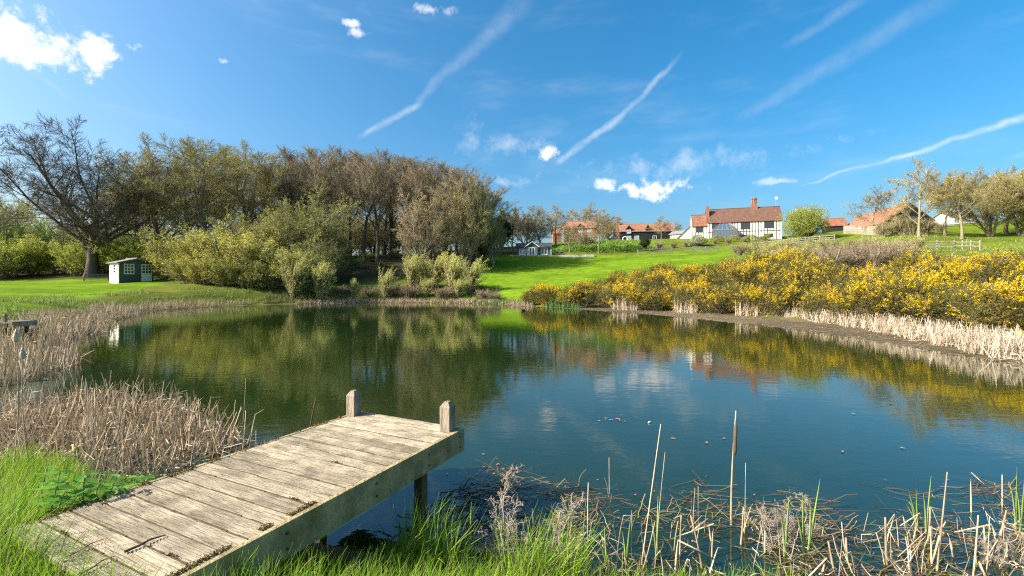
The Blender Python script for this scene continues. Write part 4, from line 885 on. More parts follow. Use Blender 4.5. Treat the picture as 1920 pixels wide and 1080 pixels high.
# ------------------------------------------------------------------ the near jetty: every plank its own board
M['plank'] = material('weathered_plank', (.42, .355, .25), .9, .3, 3.0, stretch=(.7, 6, 6), col2=(.27, .225, .15), bump=.8, bscale=9, objvar=.2, spec=.1, blot=(4.2, .66))
M['fascia'] = material('algae_board', (.46, .365, .20), .85, .3, 2.2, stretch=(2.5, 2.5, 1), col2=(.27, .205, .085), bump=.6, bscale=14, spec=.1, blot=(6, .72))
M['postwood'] = material('cracked_post', (.34, .28, .205), .9, .3, 7, stretch=(3, 3, .6), col2=(.19, .155, .11), bump=.8, bscale=9, spec=.15)
M['legwood'] = material('wet_leg', (.10, .072, .038), .6, .3, 5, stretch=(2, 2, .5))
M['gapmoss'] = material('gap_moss', (.13, .10, .035), .95, .3, 20, col2=(.055, .04, .018))
def plank_mesh(L, w=.1370, th=.034, ridges=8, seed=0):
    rng = random.Random(seed); top = []
    p = w/ridges
    for k in range(ridges):
        y = -w/2 + k*p; top += [(y+.001, -.007), (y+p*.24, 0), (y+p*.76, 0), (y+p-.001, -.007)]
    poly = [(-w/2, -th)] + top + [(w/2, -th)]
    vs = []; n = len(poly)
    for x in (0, L):
        vs += [(x, y, z) for y, z in poly]
    fs = [(i, (i+1) % n, (i+1) % n+n, i+n) for i in range(n)]
    me = bpy.data.meshes.new('plank'); me.from_pydata(vs, [], [f[::-1] for f in fs] + [tuple(range(n)), tuple(range(n, 2*n))[::-1]]); me.update()
    bm = bmesh.new(); bm.from_mesh(me); bmesh.ops.recalc_face_normals(bm, faces=bm.faces); bm.to_mesh(me); bm.free()
    return me
def post_mesh(h, a, low):
    h2 = a/2; mb = MB(); t = a*.2; c = h - .052
    v = [(-h2,-h2,low),(h2,-h2,low),(h2,h2,low),(-h2,h2,low),(-h2,-h2,c),(h2,-h2,c),(h2,h2,c),(-h2,h2,c),(-t,-t,h),(t,-t,h),(t,t,h),(-t,t,h)]
    f = [(0,3,2,1),(8,9,10,11)] + [(i,(i+1)%4,(i+1)%4+4,i+4) for i in range(4)] + [(i+4,(i+1)%4+4,(i+1)%4+8,i+8) for i in range(4)]
    return mb.add(v, f).mesh('post', .003)
def jetty(name, loc, rz, n, W, label, posts, legs):
    o = empty(name, loc, rz, label, 'jetty')
    meshes = [plank_mesh(W-.09, seed=k) for k in range(3)]
    for k in range(n):
        p = link('plank', meshes[k % 3], o, M['plank'], (.045+random.uniform(-.004, .004), -.115-k*.1515, random.uniform(-.003, .002))); p.rotation_euler = (random.uniform(-.012, .012), random.uniform(-.002, .002), random.uniform(-.004, .004))
    L = n*.1515+.05
    gm = MB()
    for k in range(n-1):
        y = -.115-k*.1515-.0758
        for j in range(14):
            x0 = .06+(W-.13)*j/14; z = -.0035-.006*random.random(); gm.box(x0, x0+(W-.13)/14, y-.0076, y+.0076, -.03, z)
    tag(gm.part('gap_moss', M['gapmoss'], o), kind='stuff')
    MB().box(W-.042, W, -L, 0, -.225, .004).part('fascia_board', M['fascia'], o, .003); MB().box(0, .036, -L, 0, -.2, .0).part('fascia_board', M['fascia'], o, .003)
    MB().box(.037, W-.043, -.036, -.001, -.2, .006).part('end_board', M['plank'], o, .003)
    for y in (-.09, -.62, -1.3, -2.1, -2.8):
        for z in (-.06, -.16): MB().tube([(W, y, z), (W+.008, y, z)], [.011, .009], 8).part('bolt', M['legwood'], o)
    for x in (.38, .75, 1.12): MB().box(x-.025, x+.025, -L, -.04, -.18, -.036).part('joist', M['legwood'], o)
    for x, y, h in posts: q = link('post', post_mesh(h, .118, -.2), o, M['postwood'], (x, y, 0)); q.rotation_euler.z = random.uniform(-.03, .03)
    for x, y in legs: MB().box(x-.045, x+.045, y-.045, y+.045, -1.6, -.19).part('leg', M['legwood'], o, .004)
    return o
DZ = .80; JL = (-1.835, 5.40); JR = R(-25.95)
jetty('wooden_jetty', (*JL, DZ), JR, 19, 1.49, 'weathered plank jetty with two stub posts reaching into the near water', [(.075, -.13, .285), (1.36, -.12, .30)], [(1.40, -.62), (.1, -.62), (1.40, -2.3), (.1, -2.3)])
g = P(36, 603, 17.0)
jetty('wooden_jetty', (g.x-.1, g.y+.75, g.z), R(-84), 14, 1.0, 'second small jetty with one dark stub post among the left reeds', [(.9, -.35, .3)], [(.92, -.3), (.1, -.3), (.92, -1.8)])
jinv = Matrix.Translation((*JL, DZ)) @ Matrix.Rotation(JR, 4, 'Z'); jmi = jinv.inverted()
def on_jetty(x, y):
    c, s = math.cos(-JR), math.sin(-JR); dx, dy = x-JL[0], y-JL[1]; return c*dx - s*dy, s*dx + c*dy

# ------------------------------------------------------------------ ribbons: grass blades, reed leaves, litter
def ribbons(rng, pts, wid, tint, flat=False):
    B, K, _ = pts.shape; t = nrm(np.gradient(pts, axis=1))
    side = nrm(np.cross(t, np.array([0, 0, 1.]) + rng.normal(0, .05, (B, 1, 3)))) if flat else nrm(np.cross(t, rng.normal(size=(B, 1, 3))))
    V = np.stack([pts - side*wid[..., None]*.5, pts + side*wid[..., None]*.5], 2).reshape(-1, 3)
    b, k = np.meshgrid(np.arange(B), np.arange(K-1), indexing='ij'); i = (b*K + k)*2
    Q = np.stack([i, i+1, i+3, i+2], -1).reshape(-1, 4)
    return V, Q, np.repeat(tint, K*2, 0)
def pal(rng, n, cols, var=.2):
    c = np.array(cols)[rng.integers(0, len(cols), n)]; return c * (1+rng.uniform(-var, var, (n, 1)))
M['reed'] = material('dead_reed', (1, 1, 1), .75, .12, 4, tint=True, trans=.15, spec=.2)
M['grass'] = material('grass_blade', (1, 1, 1), .6, .1, 3, tint=True, trans=.4, spec=.12)
REED = [(.52, .41, .25), (.36, .26, .15), (.54, .44, .30), (.24, .16, .09), (.40, .31, .20)]
PALE = [(.58, .48, .34), (.64, .55, .42), (.46, .36, .24), (.54, .45, .33), (.34, .26, .17)]
def reed_pts(rng, base, h, lean=.12, broken=.3, K=6):
    n = len(base); d = np.stack([rng.normal(.05, lean, n), rng.normal(0, lean, n), np.ones(n)], 1); st = (h/(K-1))[:, None]
    pts = [base]; brk = np.where(rng.random(n) < broken, rng.integers(1, K-1, n), 99); d = nrm(d)
    for k in range(K-1):
        d2 = nrm(np.stack([rng.normal(.3, .8, n), rng.normal(0, .8, n), rng.normal(-.25, .45, n)], 1))
        d = np.where((brk == k)[:, None], d2, d); pts.append(pts[-1] + d*st*np.where(brk <= k, 1.1, 1.)[:, None]); d = nrm(d + rng.normal(0, .05, (n, 3)))
    p = np.stack(pts, 1); p[:, 1:, 2] = np.maximum(p[:, 1:, 2], .012); return p
def reed_bed(name, xy, h, wid, cols, label, seed, lean=.12, broken=.3, zoff=0.):
    rng = np.random.default_rng(seed); n = len(xy); z = np.maximum(hgt(xy[:, 0], xy[:, 1]), -.1) + zoff - .02
    p = reed_pts(rng, np.column_stack([xy, z]), h*rng.uniform(.45, 1.25, n), lean, broken); K = p.shape[1]
    w = wid*rng.uniform(.5, 1.3, n)[:, None] * np.linspace(1, .45, K)[None]
    V, Q, T = ribbons(rng, p, w, pal(rng, n, cols)); tag(link(name, np_mesh(name, V, Q, tint=T), None, M['reed']), label, kind='stuff')
def sample(rng, n, x0, x1, y0, y1, cond):
    out = []
    while sum(map(len, out)) < n:
        p = np.column_stack([rng.uniform(x0, x1, 20000), rng.uniform(y0, y1, 20000)]); out.append(p[cond(p[:, 0], p[:, 1])])
    return np.concatenate(out)[:n]
PX = lambda x, y: 960 + x/y*F
rng = np.random.default_rng(5)
polyA = np.array([G(*p) for p in [(-150,770),(120,756),(230,748),(320,764),(395,800),(450,834),(438,850),(380,866),(300,893),(230,903),(150,888),(60,858),(-150,830)]])
reed_bed('dead_reeds', sample(rng, 3400, -14, -2, 4.5, 10, lambda x, y: (poly_sd(x, y, polyA) < .05)), .56, .018, REED, 'tangled broken dead reeds standing left of the jetty', 11, .28, .5)
reed_bed('dead_reeds', sample(rng, 900, -14, -2, 4.5, 10, lambda x, y: (poly_sd(x, y, polyA) < .1)), .35, .018, REED[:4], 'flattened dead reed stalks under the broken reeds left of the jetty', 12, .9, .8)
reed_bed('dead_reeds', sample(rng, 7000, -34, -6, 9, 56, lambda x, y: (PX(x, y) < 470) & (PX(x, y) > -80) & (np.abs(poly_sd(x, y, POND)-1.0) < np.interp(y, [9, 20, 40, 56], [1.3, 1.5, 1.0, .6]) + .4*np.sin(y*.6))), .62, .03, REED, 'band of dry brown reeds curving along the left shore', 13, .16, .3)
reed_bed('dead_reeds', sample(rng, 5200, -26, 4, 45, 64, lambda x, y: (PX(x, y) > 440) & (PX(x, y) < 1000) & (np.abs(poly_sd(x, y, POND)-.2) < .55 + .35*np.sin(x*.8))), .5, .04, REED, 'low dead reed edge along the far shore', 14, .25, .4)
def bandD(x, y):
    px = PX(x, y); sd = poly_sd(x, y, POND); f = np.interp(px, [1440, 1600, 1750, 1850], [4.2, 2.6, .9, .1])
    return (px > 1470) & (px < 2050) & (sd > f + .25*np.sin(px*.11)) & (sd < f + np.interp(px, [1470, 1600, 1900], [.7, 1.5, 3.0]))
reed_bed('pale_reeds', sample(rng, 4600, 8, 24, 10, 36, bandD), .72, .03, PALE, 'dense pale bleached reeds below the gorse on the right shore', 15, .26, .5)
reed_bed('pale_reeds', sample(rng, 420, 3, 18, 20, 44, lambda x, y: (PX(x, y) > 1085) & (PX(x, y) < 1480) & (np.abs(poly_sd(x, y, POND)-np.interp(PX(x, y), [1085, 1250, 1480], [.7, 2.3, 4.0])) < .35) & (np.sin(PX(x, y)*.055) > .35)), 1.0, .045, PALE, 'sparse pale reed tufts at the foot of the gorse', 16, .14, .25)
# bits of dead reed lying over the mud flat
n = 4200; xy = sample(rng, n, 3, 17, 13, 44, lambda x, y: (PX(x, y) > 1050) & (PX(x, y) < 1990) & (poly_sd(x, y, POND) > -.35) & (poly_sd(x, y, POND) < 3.6))
p = walk(rng, np.column_stack([xy, np.maximum(hgt(xy[:, 0], xy[:, 1]), .0)+.02]), np.column_stack([rng.normal(size=(n, 2)), np.zeros(n)]), rng.uniform(.12, .5, n), 3, 0, .12, 0)
V, Q, T = ribbons(rng, p, np.full((n, 3), .022), pal(rng, n, [(.34, .26, .16), (.22, .16, .10), (.48, .40, .28), (.28, .22, .14)]), True)
tag(link('reed_litter', np_mesh('mud_litter', V, Q, tint=T), None, M['reed']), 'flattened reed litter strewn over the mud flat', kind='stuff')
# green iris blades at the far shore
xy = sample(rng, 700, -8, 12, 36, 60, lambda x, y: (np.abs(poly_sd(x, y, POND)-.3) < .35) & (((PX(x, y) > 880) & (PX(x, y) < 975)) | ((PX(x, y) > 1022) & (PX(x, y) < 1085))))
p = reed_pts(rng, np.column_stack([xy, hgt(xy[:, 0], xy[:, 1])]), rng.uniform(.25, .6, 700), .1, 0.); V, Q, T = ribbons(rng, p, .06*np.linspace(1, .3, 6)[None]*np.ones((700, 1)), pal(rng, 700, [(.10, .20, .05), (.15, .26, .06)]))
tag(link('iris_leaves', np_mesh('iris_leaves', V, Q, tint=T), None, M['grass']), 'fresh green iris blades at the far water edge', kind='stuff')

# ------------------------------------------------------------------ grass
GR = [(.20, .36, .022), (.25, .41, .03), (.15, .28, .02), (.30, .43, .04), (.21, .36, .025), (.40, .37, .14), (.24, .38, .03)]
def grass(name, xy, h, wid, cols, label, seed, wind=.1, lean=.3, K=5):
    rng = np.random.default_rng(seed); n = len(xy)
    p = walk(rng, np.column_stack([xy, hgt(xy[:, 0], xy[:, 1])-.02]), np.column_stack([rng.normal(.1, lean, n), rng.normal(0, lean, n), np.ones(n)]), h*rng.uniform(.4, 1.25, n), K, -.10, .07, wind)
    w = wid*rng.uniform(.6, 1.3, n)[:, None]*np.linspace(1, .12, K)[None]
    V, Q, T = ribbons(rng, p, w, pal(rng, n, cols, .25)); tag(link(name, np_mesh(name, V, Q, tint=T), None, M['grass']), label, kind='stuff')
def clear(x, y, m=.0):
    lx, ly = on_jetty(x, y); return ~((lx > -m) & (lx < 1.49+m) & (ly > -2.88) & (ly < .2))
side = lambda x, y: on_jetty(x, y)[0] < .7
grass('grass', sample(rng, 17000, -6.2, -1, 1.4, 5.8, lambda x, y: (PX(x, y) < 205 + 60*np.sin(x*3)) & side(x, y) & clear(x, y) & (poly_sd(x, y, POND) > .02)), .36, .0095, GR, 'lush long grass on the bank left of the jetty', 21, .10)
grass('grass', sample(rng, 15000, -3.4, 2.0, 1.5, 4.2, lambda x, y: ~side(x, y) & clear(x, y) & (poly_sd(x, y, POND) > -.02)), .24, .0075, GR, 'bright long grass growing along the near bank beside the jetty', 22, .05)
grass('grass', sample(rng, 700, -1.6, .6, 3.2, 4.2, lambda x, y: ~side(x, y) & clear(x, y) & (np.abs(poly_sd(x, y, POND)-.1) < .16) & (np.sin(x*7) > -.2)), .52, .011, GR, 'tall coarse grass tufts at the water edge beside the jetty', 23, .07)
grass('grass', sample(rng, 9000, -45, -4, 18, 66, lambda x, y: (poly_sd(x, y, POND) > 1.2) & (poly_sd(x, y, POND) < 8) & (PX(x, y) > -60) & (PX(x, y) < 940) & (np.sin(x*.9)+np.sin(y*.7+x*.3)+np.sin(x*2.3) > -.4)), .36, .05, [(.16, .24, .04), (.22, .30, .05), (.13, .19, .03), (.34, .30, .16)], 'rough tussocky grass on the banks round the far side', 24, .05, .3, 4)
grass('bank_herbage', sample(rng, 9500, -30, 4, 36, 68, lambda x, y: (PX(x, y) > 250) & (PX(x, y) < 935) & (poly_sd(x, y, POND) > .7) & (poly_sd(x, y, POND) < np.interp(PX(x, y), [250, 420, 900], [2.5, 6.5, 6])) & (np.sin(x*1.3)+np.sin(y*1.1+x*.5)+np.sin(x*3.1+1) > -.7)), .62, .055, [(.10, .17, .03), (.14, .22, .035), (.08, .12, .025), (.30, .24, .13), (.20, .16, .08)], 'coarse dark herbage and dead stems on the shaded far bank', 27, .04, .35, 4)
grass('grass', sample(rng, 9000, 10, 75, 30, 85, lambda x, y: (PX(x, y) > 1180) & (PX(x, y) < 1960) & (poly_sd(x, y, POND) > 5) & (poly_sd(x, y, np.array(lawn_c)) > 1)), .40, .05, [(.22, .28, .06), (.34, .32, .15), (.18, .24, .05), (.42, .37, .22)], 'rough meadow grass on the hillside above the gorse', 25, .05, .3, 4)

def lip(rng, n):
    lx = rng.uniform(-.3, 1.6, n); ly = -2.93 - rng.uniform(-.10, .6, n); p = np.array([(jinv @ Vector((a, b, 0)))[:2] for a, b in zip(lx, ly)]); return p
grass('grass', lip(rng, 7000), .24, .0075, GR, 'grass creeping over the landward end of the jetty', 26, .06)
# nettles beside the jetty
def nettle():
    rng = np.random.default_rng(31); V, Q = tubes([(np.stack([np.zeros(6), np.linspace(0, .02, 6), np.linspace(-.03, .34, 6)], 1)[None], np.linspace(.005, .002, 6)[None], 5)])
    lv, lq, lt, n0 = [], [], [], 0
    for k in range(9):
        z = .05 + .29*k/8; s = .085*(1-.45*k/8)
        for j in range(2):
            a = k*1.57 + j*math.pi + rng.normal(0, .2); d = np.array([math.cos(a), math.sin(a), .15-.05*k/8]); u = np.array([-math.sin(a), math.cos(a), 0])
            c = np.array([0, .02*z/.34, z]); w = s*.36; dn = np.array([0, 0, -.35*s])
            pts = [c, c+d*s*.35+u*w, c+d*s*.75+u*w*.7+dn*.3, c+d*s*1.15+dn, c+d*s*.75-u*w*.7+dn*.3, c+d*s*.35-u*w, c+d*s*.4+np.array([0, 0, -.008])]
            lv += pts; lq += [(n0, n0+1, n0+2, n0+6), (n0+6, n0+2, n0+3, n0+4), (n0, n0+6, n0+4, n0+5)]; lt += [[1+rng.uniform(-.2, .2)]*3]*7; n0 += 7
    pl = Plant('nettle', .34); pl.add('stem', np_mesh('nettle_stem', V, Q), M['bark_green']); pl.add('leaves', np_mesh('nettle_leaves', np.array(lv), np.array(lq), tint=np.array(lt)), M['nettle_leaf'])
    return pl
M['nettle_leaf'] = material('nettle_leaf', (.13, .30, .03), .5, .2, 20, tint=True, trans=.35, spec=.4)
NET = nettle(); k = 0
while k < 44:
    lx, ly = random.uniform(-.75, .06), random.uniform(-2.75, -1.15); w = jinv @ Vector((lx, ly, 0)); 
    if lx > .02 or poly_sd(w.x, w.y, POND)[0] < .05: continue
    NET.place((w.x, w.y, zt(w.x, w.y)), random.uniform(.26, .5), random.uniform(0, 6), 'green nettle in the dense clump overhanging the jetty edge', 'nettle', 'nettles beside the jetty', 1.25, tilt=(random.uniform(-.25, .25), random.uniform(-.1, .4))); k += 1

# ------------------------------------------------------------------ single reed stems in the near water
M['stem_tan'] = material('reed_stem_tan', (.54, .43, .28), .8, .25, 12, stretch=(3, 3, .6), col2=(.33, .24, .14), objvar=.4, spec=.2)
M['stem_green'] = material('reed_shoot_green', (.22, .32, .09), .55, .25, 6, stretch=(1, 1, .5), trans=.2, objvar=.2)
def stem(px0, d, px1, y1, r, label, mat='stem_tan', name='reed_stem', bend=None, cat='reed', group=None, brown_tip=False, bow=.05):
    """a stalk standing in the water at column px0, d metres off, its tip seen at px1, y1"""
    b = Vector((XD(px0, d), d, min(zt(XD(px0, d), d), 0)-.15)); t = P(px1, y1, d); o = empty(name, (b.x, b.y, b.z), 0, label, cat, group)
    pts = [Vector((0, 0, 0))]; K = 7; side = Vector((random.uniform(-1, 1), random.uniform(-1, 1), 0))*bow
    for k in range(1, K): f = k/(K-1); pts.append((t-b)*f + side*math.sin(f*math.pi)*(t-b).length)
    if bend: pts.append(pts[-1] + Vector(bend))
    rr = [r*(1-.55*k/(len(pts)-1)) for k in range(len(pts))]
    MB().tube(pts, rr, 6).part('stalk', M[mat], o, smooth=True)
    if brown_tip:
        e = (t-b); MB().tube([e*.72, e*.74, e*.9, e*.915], [r*.8, r*1.35, r*1.25, r*.5], 7).part('seed_head', M['legwood'], o, smooth=True)
    return o
tall = [(1372,4.35,1380,770,.013,'tallest tan bulrush stalk with thin brown head in the near water',True),(1196,3.75,1239,795,.007,'long thin stalk leaning right, second tallest in the near water',False),(1225,3.7,1247,848,.005,'thin dark stalk beside the long leaning stalk',False),(1142,5.0,1142,858,.008,'short straight stalk in open water left of the long leaning stalk',False),(1395,4.2,1398,868,.005,'thin stalk just right of the tallest bulrush stalk',False),
        (1105,3.8,1103,905,.006,'straight thin stalk right of the fluffy seed plant',False),(1070,3.75,1072,925,.005,'thin stalk standing right of the fluffy seed plant, the shorter one',False),(955,3.8,939,915,.006,'thin stalk leaning left beside the fluffy seed plant',False),(1300,4.2,1303,915,.006,'paired upright thin stalk between the two tallest, left of the pair',False),(1308,4.2,1309,912,.006,'paired upright thin stalk between the two tallest, right of the pair',False),
        (1665,3.75,1660,970,.015,'thick pale stalk stub near the middle of the right stubs',False),(1752,3.8,1776,885,.010,'dark-tipped curved stalk leaning right',False),(1822,4.6,1820,885,.009,'pale stalk bent over in a V at the right',False),(1882,4.7,1879,890,.009,'pale upright stalk right of the bent V stalk',False),(1592,3.75,1586,1008,.015,'broad pale cut stalk, leftmost of the right stubs',False),(1575,3.7,1553,1015,.014,'broad pale stalk leaning left beside the cut stub',False),(1432,3.9,1434,995,.013,'pale broad stub below the tallest bulrush',False)]
for px0, d, px1, y1, r, lb, bt in tall: stem(px0, d, px1, y1, r, lb, brown_tip=bt, bow=.012, bend=(.22, 0, -.2) if 'bent over' in lb else None)
cls = {}
for k in range(90):
    px = random.choice([random.uniform(960, 1920), random.uniform(1050, 1500), random.uniform(1560, 1960), random.uniform(1640, 1960)]); d = random.uniform(3.5, 4.35); base_y = HZ + H/d*F; r = random.choice([.003, .004, .005, .007, .010, .013]); bent = random.random() < .35
    cls.setdefault(('bent-over ' if bent else 'straight ') + ('thick pale' if r > .009 else 'thin dry' if r < .0045 else 'tan'), []).append((px, d, px+random.gauss(6, 30), random.uniform(max(950, base_y-190), min(1078, base_y-12)), r, bent))
for kd, items in cls.items():
    for i, (px, d, px1, y1, r, bent) in enumerate(sorted(items)):
        stem(px, d, px1, y1, r, '%s reed stalk in the near water, %s such stalk from the left' % (kd, ORD[i]), group='reed stalks in the near water', bend=(random.uniform(-.3, .3), random.uniform(-.1, .1), random.uniform(-.22, .0)) if bent else None)
xy = sample(rng, 420, -.3, 5.2, 3.4, 4.7, lambda x, y: (PX(x, y) > 940) & (np.sin(x*3.1)+np.sin(x*7.7+2)+(4.1-y)*2.5 > rng.uniform(-.5, 1.5, len(x))))
reed_bed('dead_reeds', xy, .34, .010, REED + [(.56, .48, .36)], 'thin broken dead leaves hanging among the near reed stalks', 17, .45, .7)
for k in range(30):
    px = random.choice([random.uniform(-40, 300), random.uniform(120, 460)]); y = random.uniform(790, 880) if px > 60 else random.uniform(790, 840); x, d = G(px, y)
    stem(px, d, px+random.gauss(4, 10), y-random.uniform(45, 110), random.uniform(.006, .012), 'upright dry reed stalk in the tangle left of the jetty', group='reed stalks left of the jetty')
st = stem(570, 7.1, 592, 747, .016, 'dark broken stick leaning out of the water behind the jetty', name='leaning_stick', cat='stick'); st.children[0].data.materials[0] = M['legwood']
# green bulrush shoots
def shoot(px0, d, px1, y1, w, label):
    b = Vector((XD(px0, d), d, -.1)); t = P(px1, y1, d); e = t-b; rg = np.random.default_rng(int(px0)); K = 7
    o = empty('bulrush_shoot', b, 0, label, 'reed', 'green bulrush shoots'); f = np.linspace(0, 1, K)[:, None]
    for s in (0, 1):
        pts = np.array(e)[None]*f*(1-.25*s) + np.array([[.06*(1-2*s), 0, 0]])*f**2*s; wd = w*(1-f[:, 0]**3*.85)
        mb = MB(); 
        for k in range(K): pass
        v = []; 
        for k in range(K): v += [tuple(pts[k]+[-wd[k]/2, 0, 0]), tuple(pts[k]+[0, -wd[k]*.22, 0]), tuple(pts[k]+[wd[k]/2, 0, 0]), tuple(pts[k]+[0, wd[k]*.22, 0])]
        fs = [(k*4+j, k*4+(j+1) % 4, k*4+4+(j+1) % 4, k*4+4+j) for k in range(K-1) for j in range(4)]
        mb.add(v, fs).part('leaf', M['stem_green'], o, smooth=True)
for i, (a, d, b, y) in enumerate([(1513,3.95,1538,898),(1508,3.9,1505,925),(1470,3.85,1480,930),(1735,4.2,1746,892),(1722,4.25,1718,918),(1730,4.3,1704,922),(1905,4.3,1907,875),(1912,4.2,1922,890),(1232,3.8,1234,930),(1172,3.75,1183,968),(1140,3.75,1133,985),(940,3.8,942,965),(880,3.8,884,940),(1085,3.7,1083,1010)]):
    shoot(a, d, b, y, .024, 'fresh green bulrush shoot in the near water, %s from the left' % ORD[[880, 940, 1085, 1140, 1172, 1232, 1470, 1508, 1513, 1722, 1730, 1735, 1905, 1912].index(a)])
# fluffy dried seed plants
SEED = tree('dried_seed_plant', 97, .8, .7, S(n=7, t0=.3, t1=1., ang=24, angsd=8, ratio=.5, shape=.4, K=6, up=.04, wander=.10, rr=.7, rmin=.0025), S(n=9, t0=.4, t1=1., ang=40, angsd=15, ratio=.34, shape=.3, K=6, up=-.05, wander=.45, rr=.7, rmin=.0016), S(n=7, t0=.2, t1=1., ang=50, angsd=20, ratio=.5, shape=.3, K=5, up=-.05, wander=.6, rr=.7, rmin=.0013), None, None, r0=.0045, stems=4, spread=.35, twig='twig_grey', tbark='twig_grey', trunk_top=.0025, split=0) if M.setdefault('twig_grey', material('grey_dry_twig', (.36, .30, .23), .9, .2, 20, spec=.1)) else None
for px, d, yt, lb in [(985, 3.9, 885, 'fluffy grey dried seed plant in the near water beside the jetty'), (1468, 4.1, 915, 'wiry grey dried plant right of the tallest bulrush stalk'), (1880, 3.8, 985, 'curly grey dried plant at the lower right corner')]:
    b = Vector((XD(px, d), d, -.05)); SEED.place(b, P(px, yt, d).z - b.z, random.uniform(0, 6), lb, 'dried plant', None, 1.)
# cattails with burst heads at the left
M['fluff'] = material('cattail_fluff', (.62, .50, .38), .95, .2, 14, bump=1., bscale=40)
for px0, px1, y1, d, lb in [(18, 30, 625, 5.2, 'bulrush with pale burst seed head at the left edge'), (64, 42, 658, 5.4, 'drooping bulrush with torn fluffy head beside the pale one')]:
    o = stem(px0, d, px1, y1, .007, lb, name='cattail', cat='bulrush'); e = P(px1, y1, d) - o.location; f = e.normalized()
    MB().tube([e-f*.10, e-f*.085, e-f*.04, e-f*.005, e+f*.05], [.008, .022, .03, .021, .004], 9).part('seed_head', M['fluff'], o, smooth=True)
# ------------------------------------------------------------------ floating litter
polyL = np.array([G(*p) for p in [(815,905),(850,872),(1000,866),(1190,884),(1430,905),(1560,945),(1640,925),(1880,905),(2000,930),(2050,1130),(760,1130),(900,965),(860,925)]])
LIT = [(.22, .12, .05), (.28, .16, .07), (.15, .085, .04), (.34, .25, .09), (.25, .26, .06), (.36, .28, .17), (.09, .055, .03), (.12, .07, .035)]
n = 1500; xy = sample(rng, n, -2, 6.5, 3.2, 6.6, lambda x, y: (poly_sd(x, y, polyL) < 0) & (np.sin(x*2.6+1)+np.sin(y*4.1+x)+np.sin(x*5.3-y*3)+1.1*(4.9-y) > rng.uniform(-.6, 1.2, len(x))) & (x > -.55+.0*y))
p = walk(rng, np.column_stack([xy, rng.uniform(.003, .02, n)]), np.column_stack([rng.normal(0, 1, n), rng.normal(0, .6, n), rng.normal(.02, .05, n)]), rng.choice([.08, .2, .35, .5], n)*rng.uniform(.6, 1.3, n), 5, 0, .16, 0); p[..., 2] = np.clip(p[..., 2], .003, .07)
V, Q, T = ribbons(rng, p, rng.uniform(.003, .009, n)[:, None]*np.ones((1, 5)), pal(rng, n, LIT, .3), True)
tag(link('reed_litter', np_mesh('floating_litter', V, Q, tint=T), None, M['reed']), 'brown and yellow broken reed litter floating on the near water', kind='stuff')
n = 420; xy = sample(rng, n, -1.6, .3, 3.7, 5.3, lambda x, y: (PX(x, y) > 640) & (PX(x, y) < 960) & (on_jetty(x, y)[0] > 1.2))
p = walk(rng, np.column_stack([xy, np.full(n, .003)]), np.column_stack([rng.normal(0, 1, n), rng.normal(0, .5, n), np.zeros(n)]), rng.uniform(.06, .3, n), 5, 0, .25, 0); p[..., 2] = rng.uniform(.002, .005, (n, 1))
V, Q, T = ribbons(rng, p, rng.uniform(.004, .014, n)[:, None]*np.ones((1, 5)), pal(rng, n, [(.012, .012, .010), (.03, .022, .012), (.02, .02, .015)]), True)
tag(link('sodden_litter', np_mesh('sodden_litter', V, Q, tint=T), None, M['reed']), 'black waterlogged stems lying in the water beside the jetty leg', kind='stuff')
lm = MB().add([(-.5, 0, 0), (-.15, .28, .05), (.25, .22, .02), (.55, 0, .06), (.25, -.22, .04), (-.15, -.28, .01), (0, 0, -.02)], [(0, 1, 6), (1, 2, 6), (2, 3, 6), (3, 4, 6), (4, 5, 6), (5, 0, 6)]).mesh('floating_leaf')
M['dead_leaf'] = material('dead_leaf', (.42, .20, .085), .7, .3, 9, objvar=.3)
def leaf(px, y, s, label, group): x, d = G(px, y); q = link('floating_leaf', lm, None, M['dead_leaf'], (x, d, .012)); q.scale = (s*.7, s*.5, s*.3); q.rotation_euler.z = random.uniform(0, 6); tag(q, label, 'leaf', group)
for k in range(14): leaf(random.gauss(1150, 17), random.gauss(786, 3), random.uniform(.05, .1), 'brown dead leaf in the small raft floating in mid pond', 'leaf raft in mid pond')
for k in range(22): leaf(random.uniform(835, 960), random.gauss(885, 13), random.uniform(.04, .075), 'orange dead leaf floating beside the jetty end', 'leaves beside the jetty end')
for k in range(26): leaf(random.uniform(1000, 1900), random.uniform(895, 1000), random.uniform(.03, .06), 'orange dead leaf caught among the floating reed litter', 'leaves in the reed litter')
for k, (px, y) in enumerate([(1262,823),(1325,831),(1358,823),(1580,848),(1600,777),(1692,841)]): leaf(px, y, .11, 'single dull leaf afloat on open water, %s from the left' % ORD[k], 'single leaves on open water')
x, d = G(1218, 793); f = link('feather', MB().tube([(-.03, 0, .006), (-.015, 0, .015), (.01, .005, .017), (.035, .005, .008)], [.002, .011, .012, .002], 7).mesh('feather', smooth=True), None, M['white_paint'], (x, d, 0)); tag(f, 'tiny white feather floating in mid pond', 'feather')
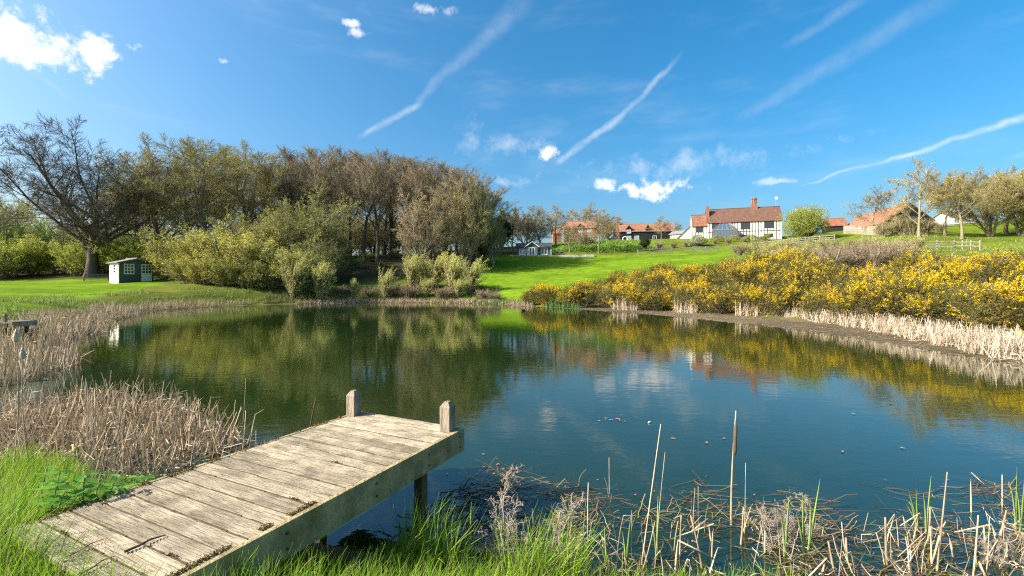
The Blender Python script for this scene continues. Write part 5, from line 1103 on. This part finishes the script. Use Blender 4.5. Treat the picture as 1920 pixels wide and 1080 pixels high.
# moorhen
x, d = G(981, 583); o = empty('moorhen', (x, d, 0), R(200), 'small dark moorhen swimming near the far shore', 'bird'); M['bird'] = material('dark_plumage', (.02, .02, .022), .6, .2, 10); M['beak'] = material('red_beak', (.6, .06, .03), .4, .1, 5)
MB().tube([(-.24, 0, .13), (-.18, 0, .10), (-.08, 0, .07), (.05, 0, .07), (.12, 0, .10), (.15, 0, .17), (.165, 0, .215), (.19, 0, .235), (.225, 0, .225)], [.008, .04, .085, .085, .06, .032, .034, .036, .012], 10).part('body', M['bird'], o, smooth=True)
MB().tube([(.215, 0, .228), (.26, 0, .215)], [.014, .003], 6).part('beak', M['beak'], o); MB().tube([(-.27, 0, .16), (-.2, 0, .125)], [.004, .022], 6).part('tail', M['white_paint'], o)
# twigs and moss on the jetty
for i, (a, b, r, lb) in enumerate([((233, 1038), (311, 1006), .006, 'dark dead twig lying across the jetty planks'), ((150, 1080), (215, 1046), .004, 'thin dead twig at the near end of the jetty'), ((125, 1048), (196, 1013), .0025, 'hair-thin twig on the near jetty planks')]):
    p0, p1 = [Vector((*G(*q, DZ), DZ+.01)) for q in (a, b)]; e = p1-p0; o = empty('fallen_twig', p0, 0, lb, 'twig')
    MB().tube([e*0, e*.3+Vector((.008, .004, .004)), e*.6+Vector((-.004, .006, .008)), e], [r*1.3, r*1.1, r, r*.5], 6).part('stick', M['legwood'], o); MB().tube([e*.45, e*.6+Vector((.03, -.03, .012))], [r*.6, r*.3], 5).part('side_shoot', M['legwood'], o)
M['moss'] = material('moss', (.17, .13, .025), .95, .3, 30, tint=True, col2=(.12, .065, .02), trans=.1)
mp = []; SP = [random.uniform(.15, 1.4) for _ in range(30)]
for k in range(5200):
    c = random.random()
    if c < .42: lx, ly = abs(random.gauss(0, .035)), random.uniform(-3.3, -1.45)
    elif c < .55: lx, ly = abs(random.gauss(0, .012)), random.uniform(-1.5, -.2)
    elif c < .965: lx, ly = 1.435-abs(random.gauss(0, .022)), random.uniform(-3.3, -1.75)
    else: j = random.choice((8, 12, 17, 18)); lx, ly = SP[j] + random.gauss(0, .03), -.04-j*.1515+random.gauss(0, .004)
    if math.sin(ly*9)+math.sin(ly*23+2) + (c > .965)*2 < -.2: continue
    mp.append(jinv @ Vector((lx, ly, .001+abs(random.gauss(0, .006)))))
mp = np.array(mp); V, Q, T = quads(rng, mp, rng.normal(size=(len(mp), 3)), .013, .008, .4); tag(link('moss', np_mesh('moss', V, Q, tint=T), None, M['moss']), 'brown-green moss cushions along the jetty edges', kind='stuff')
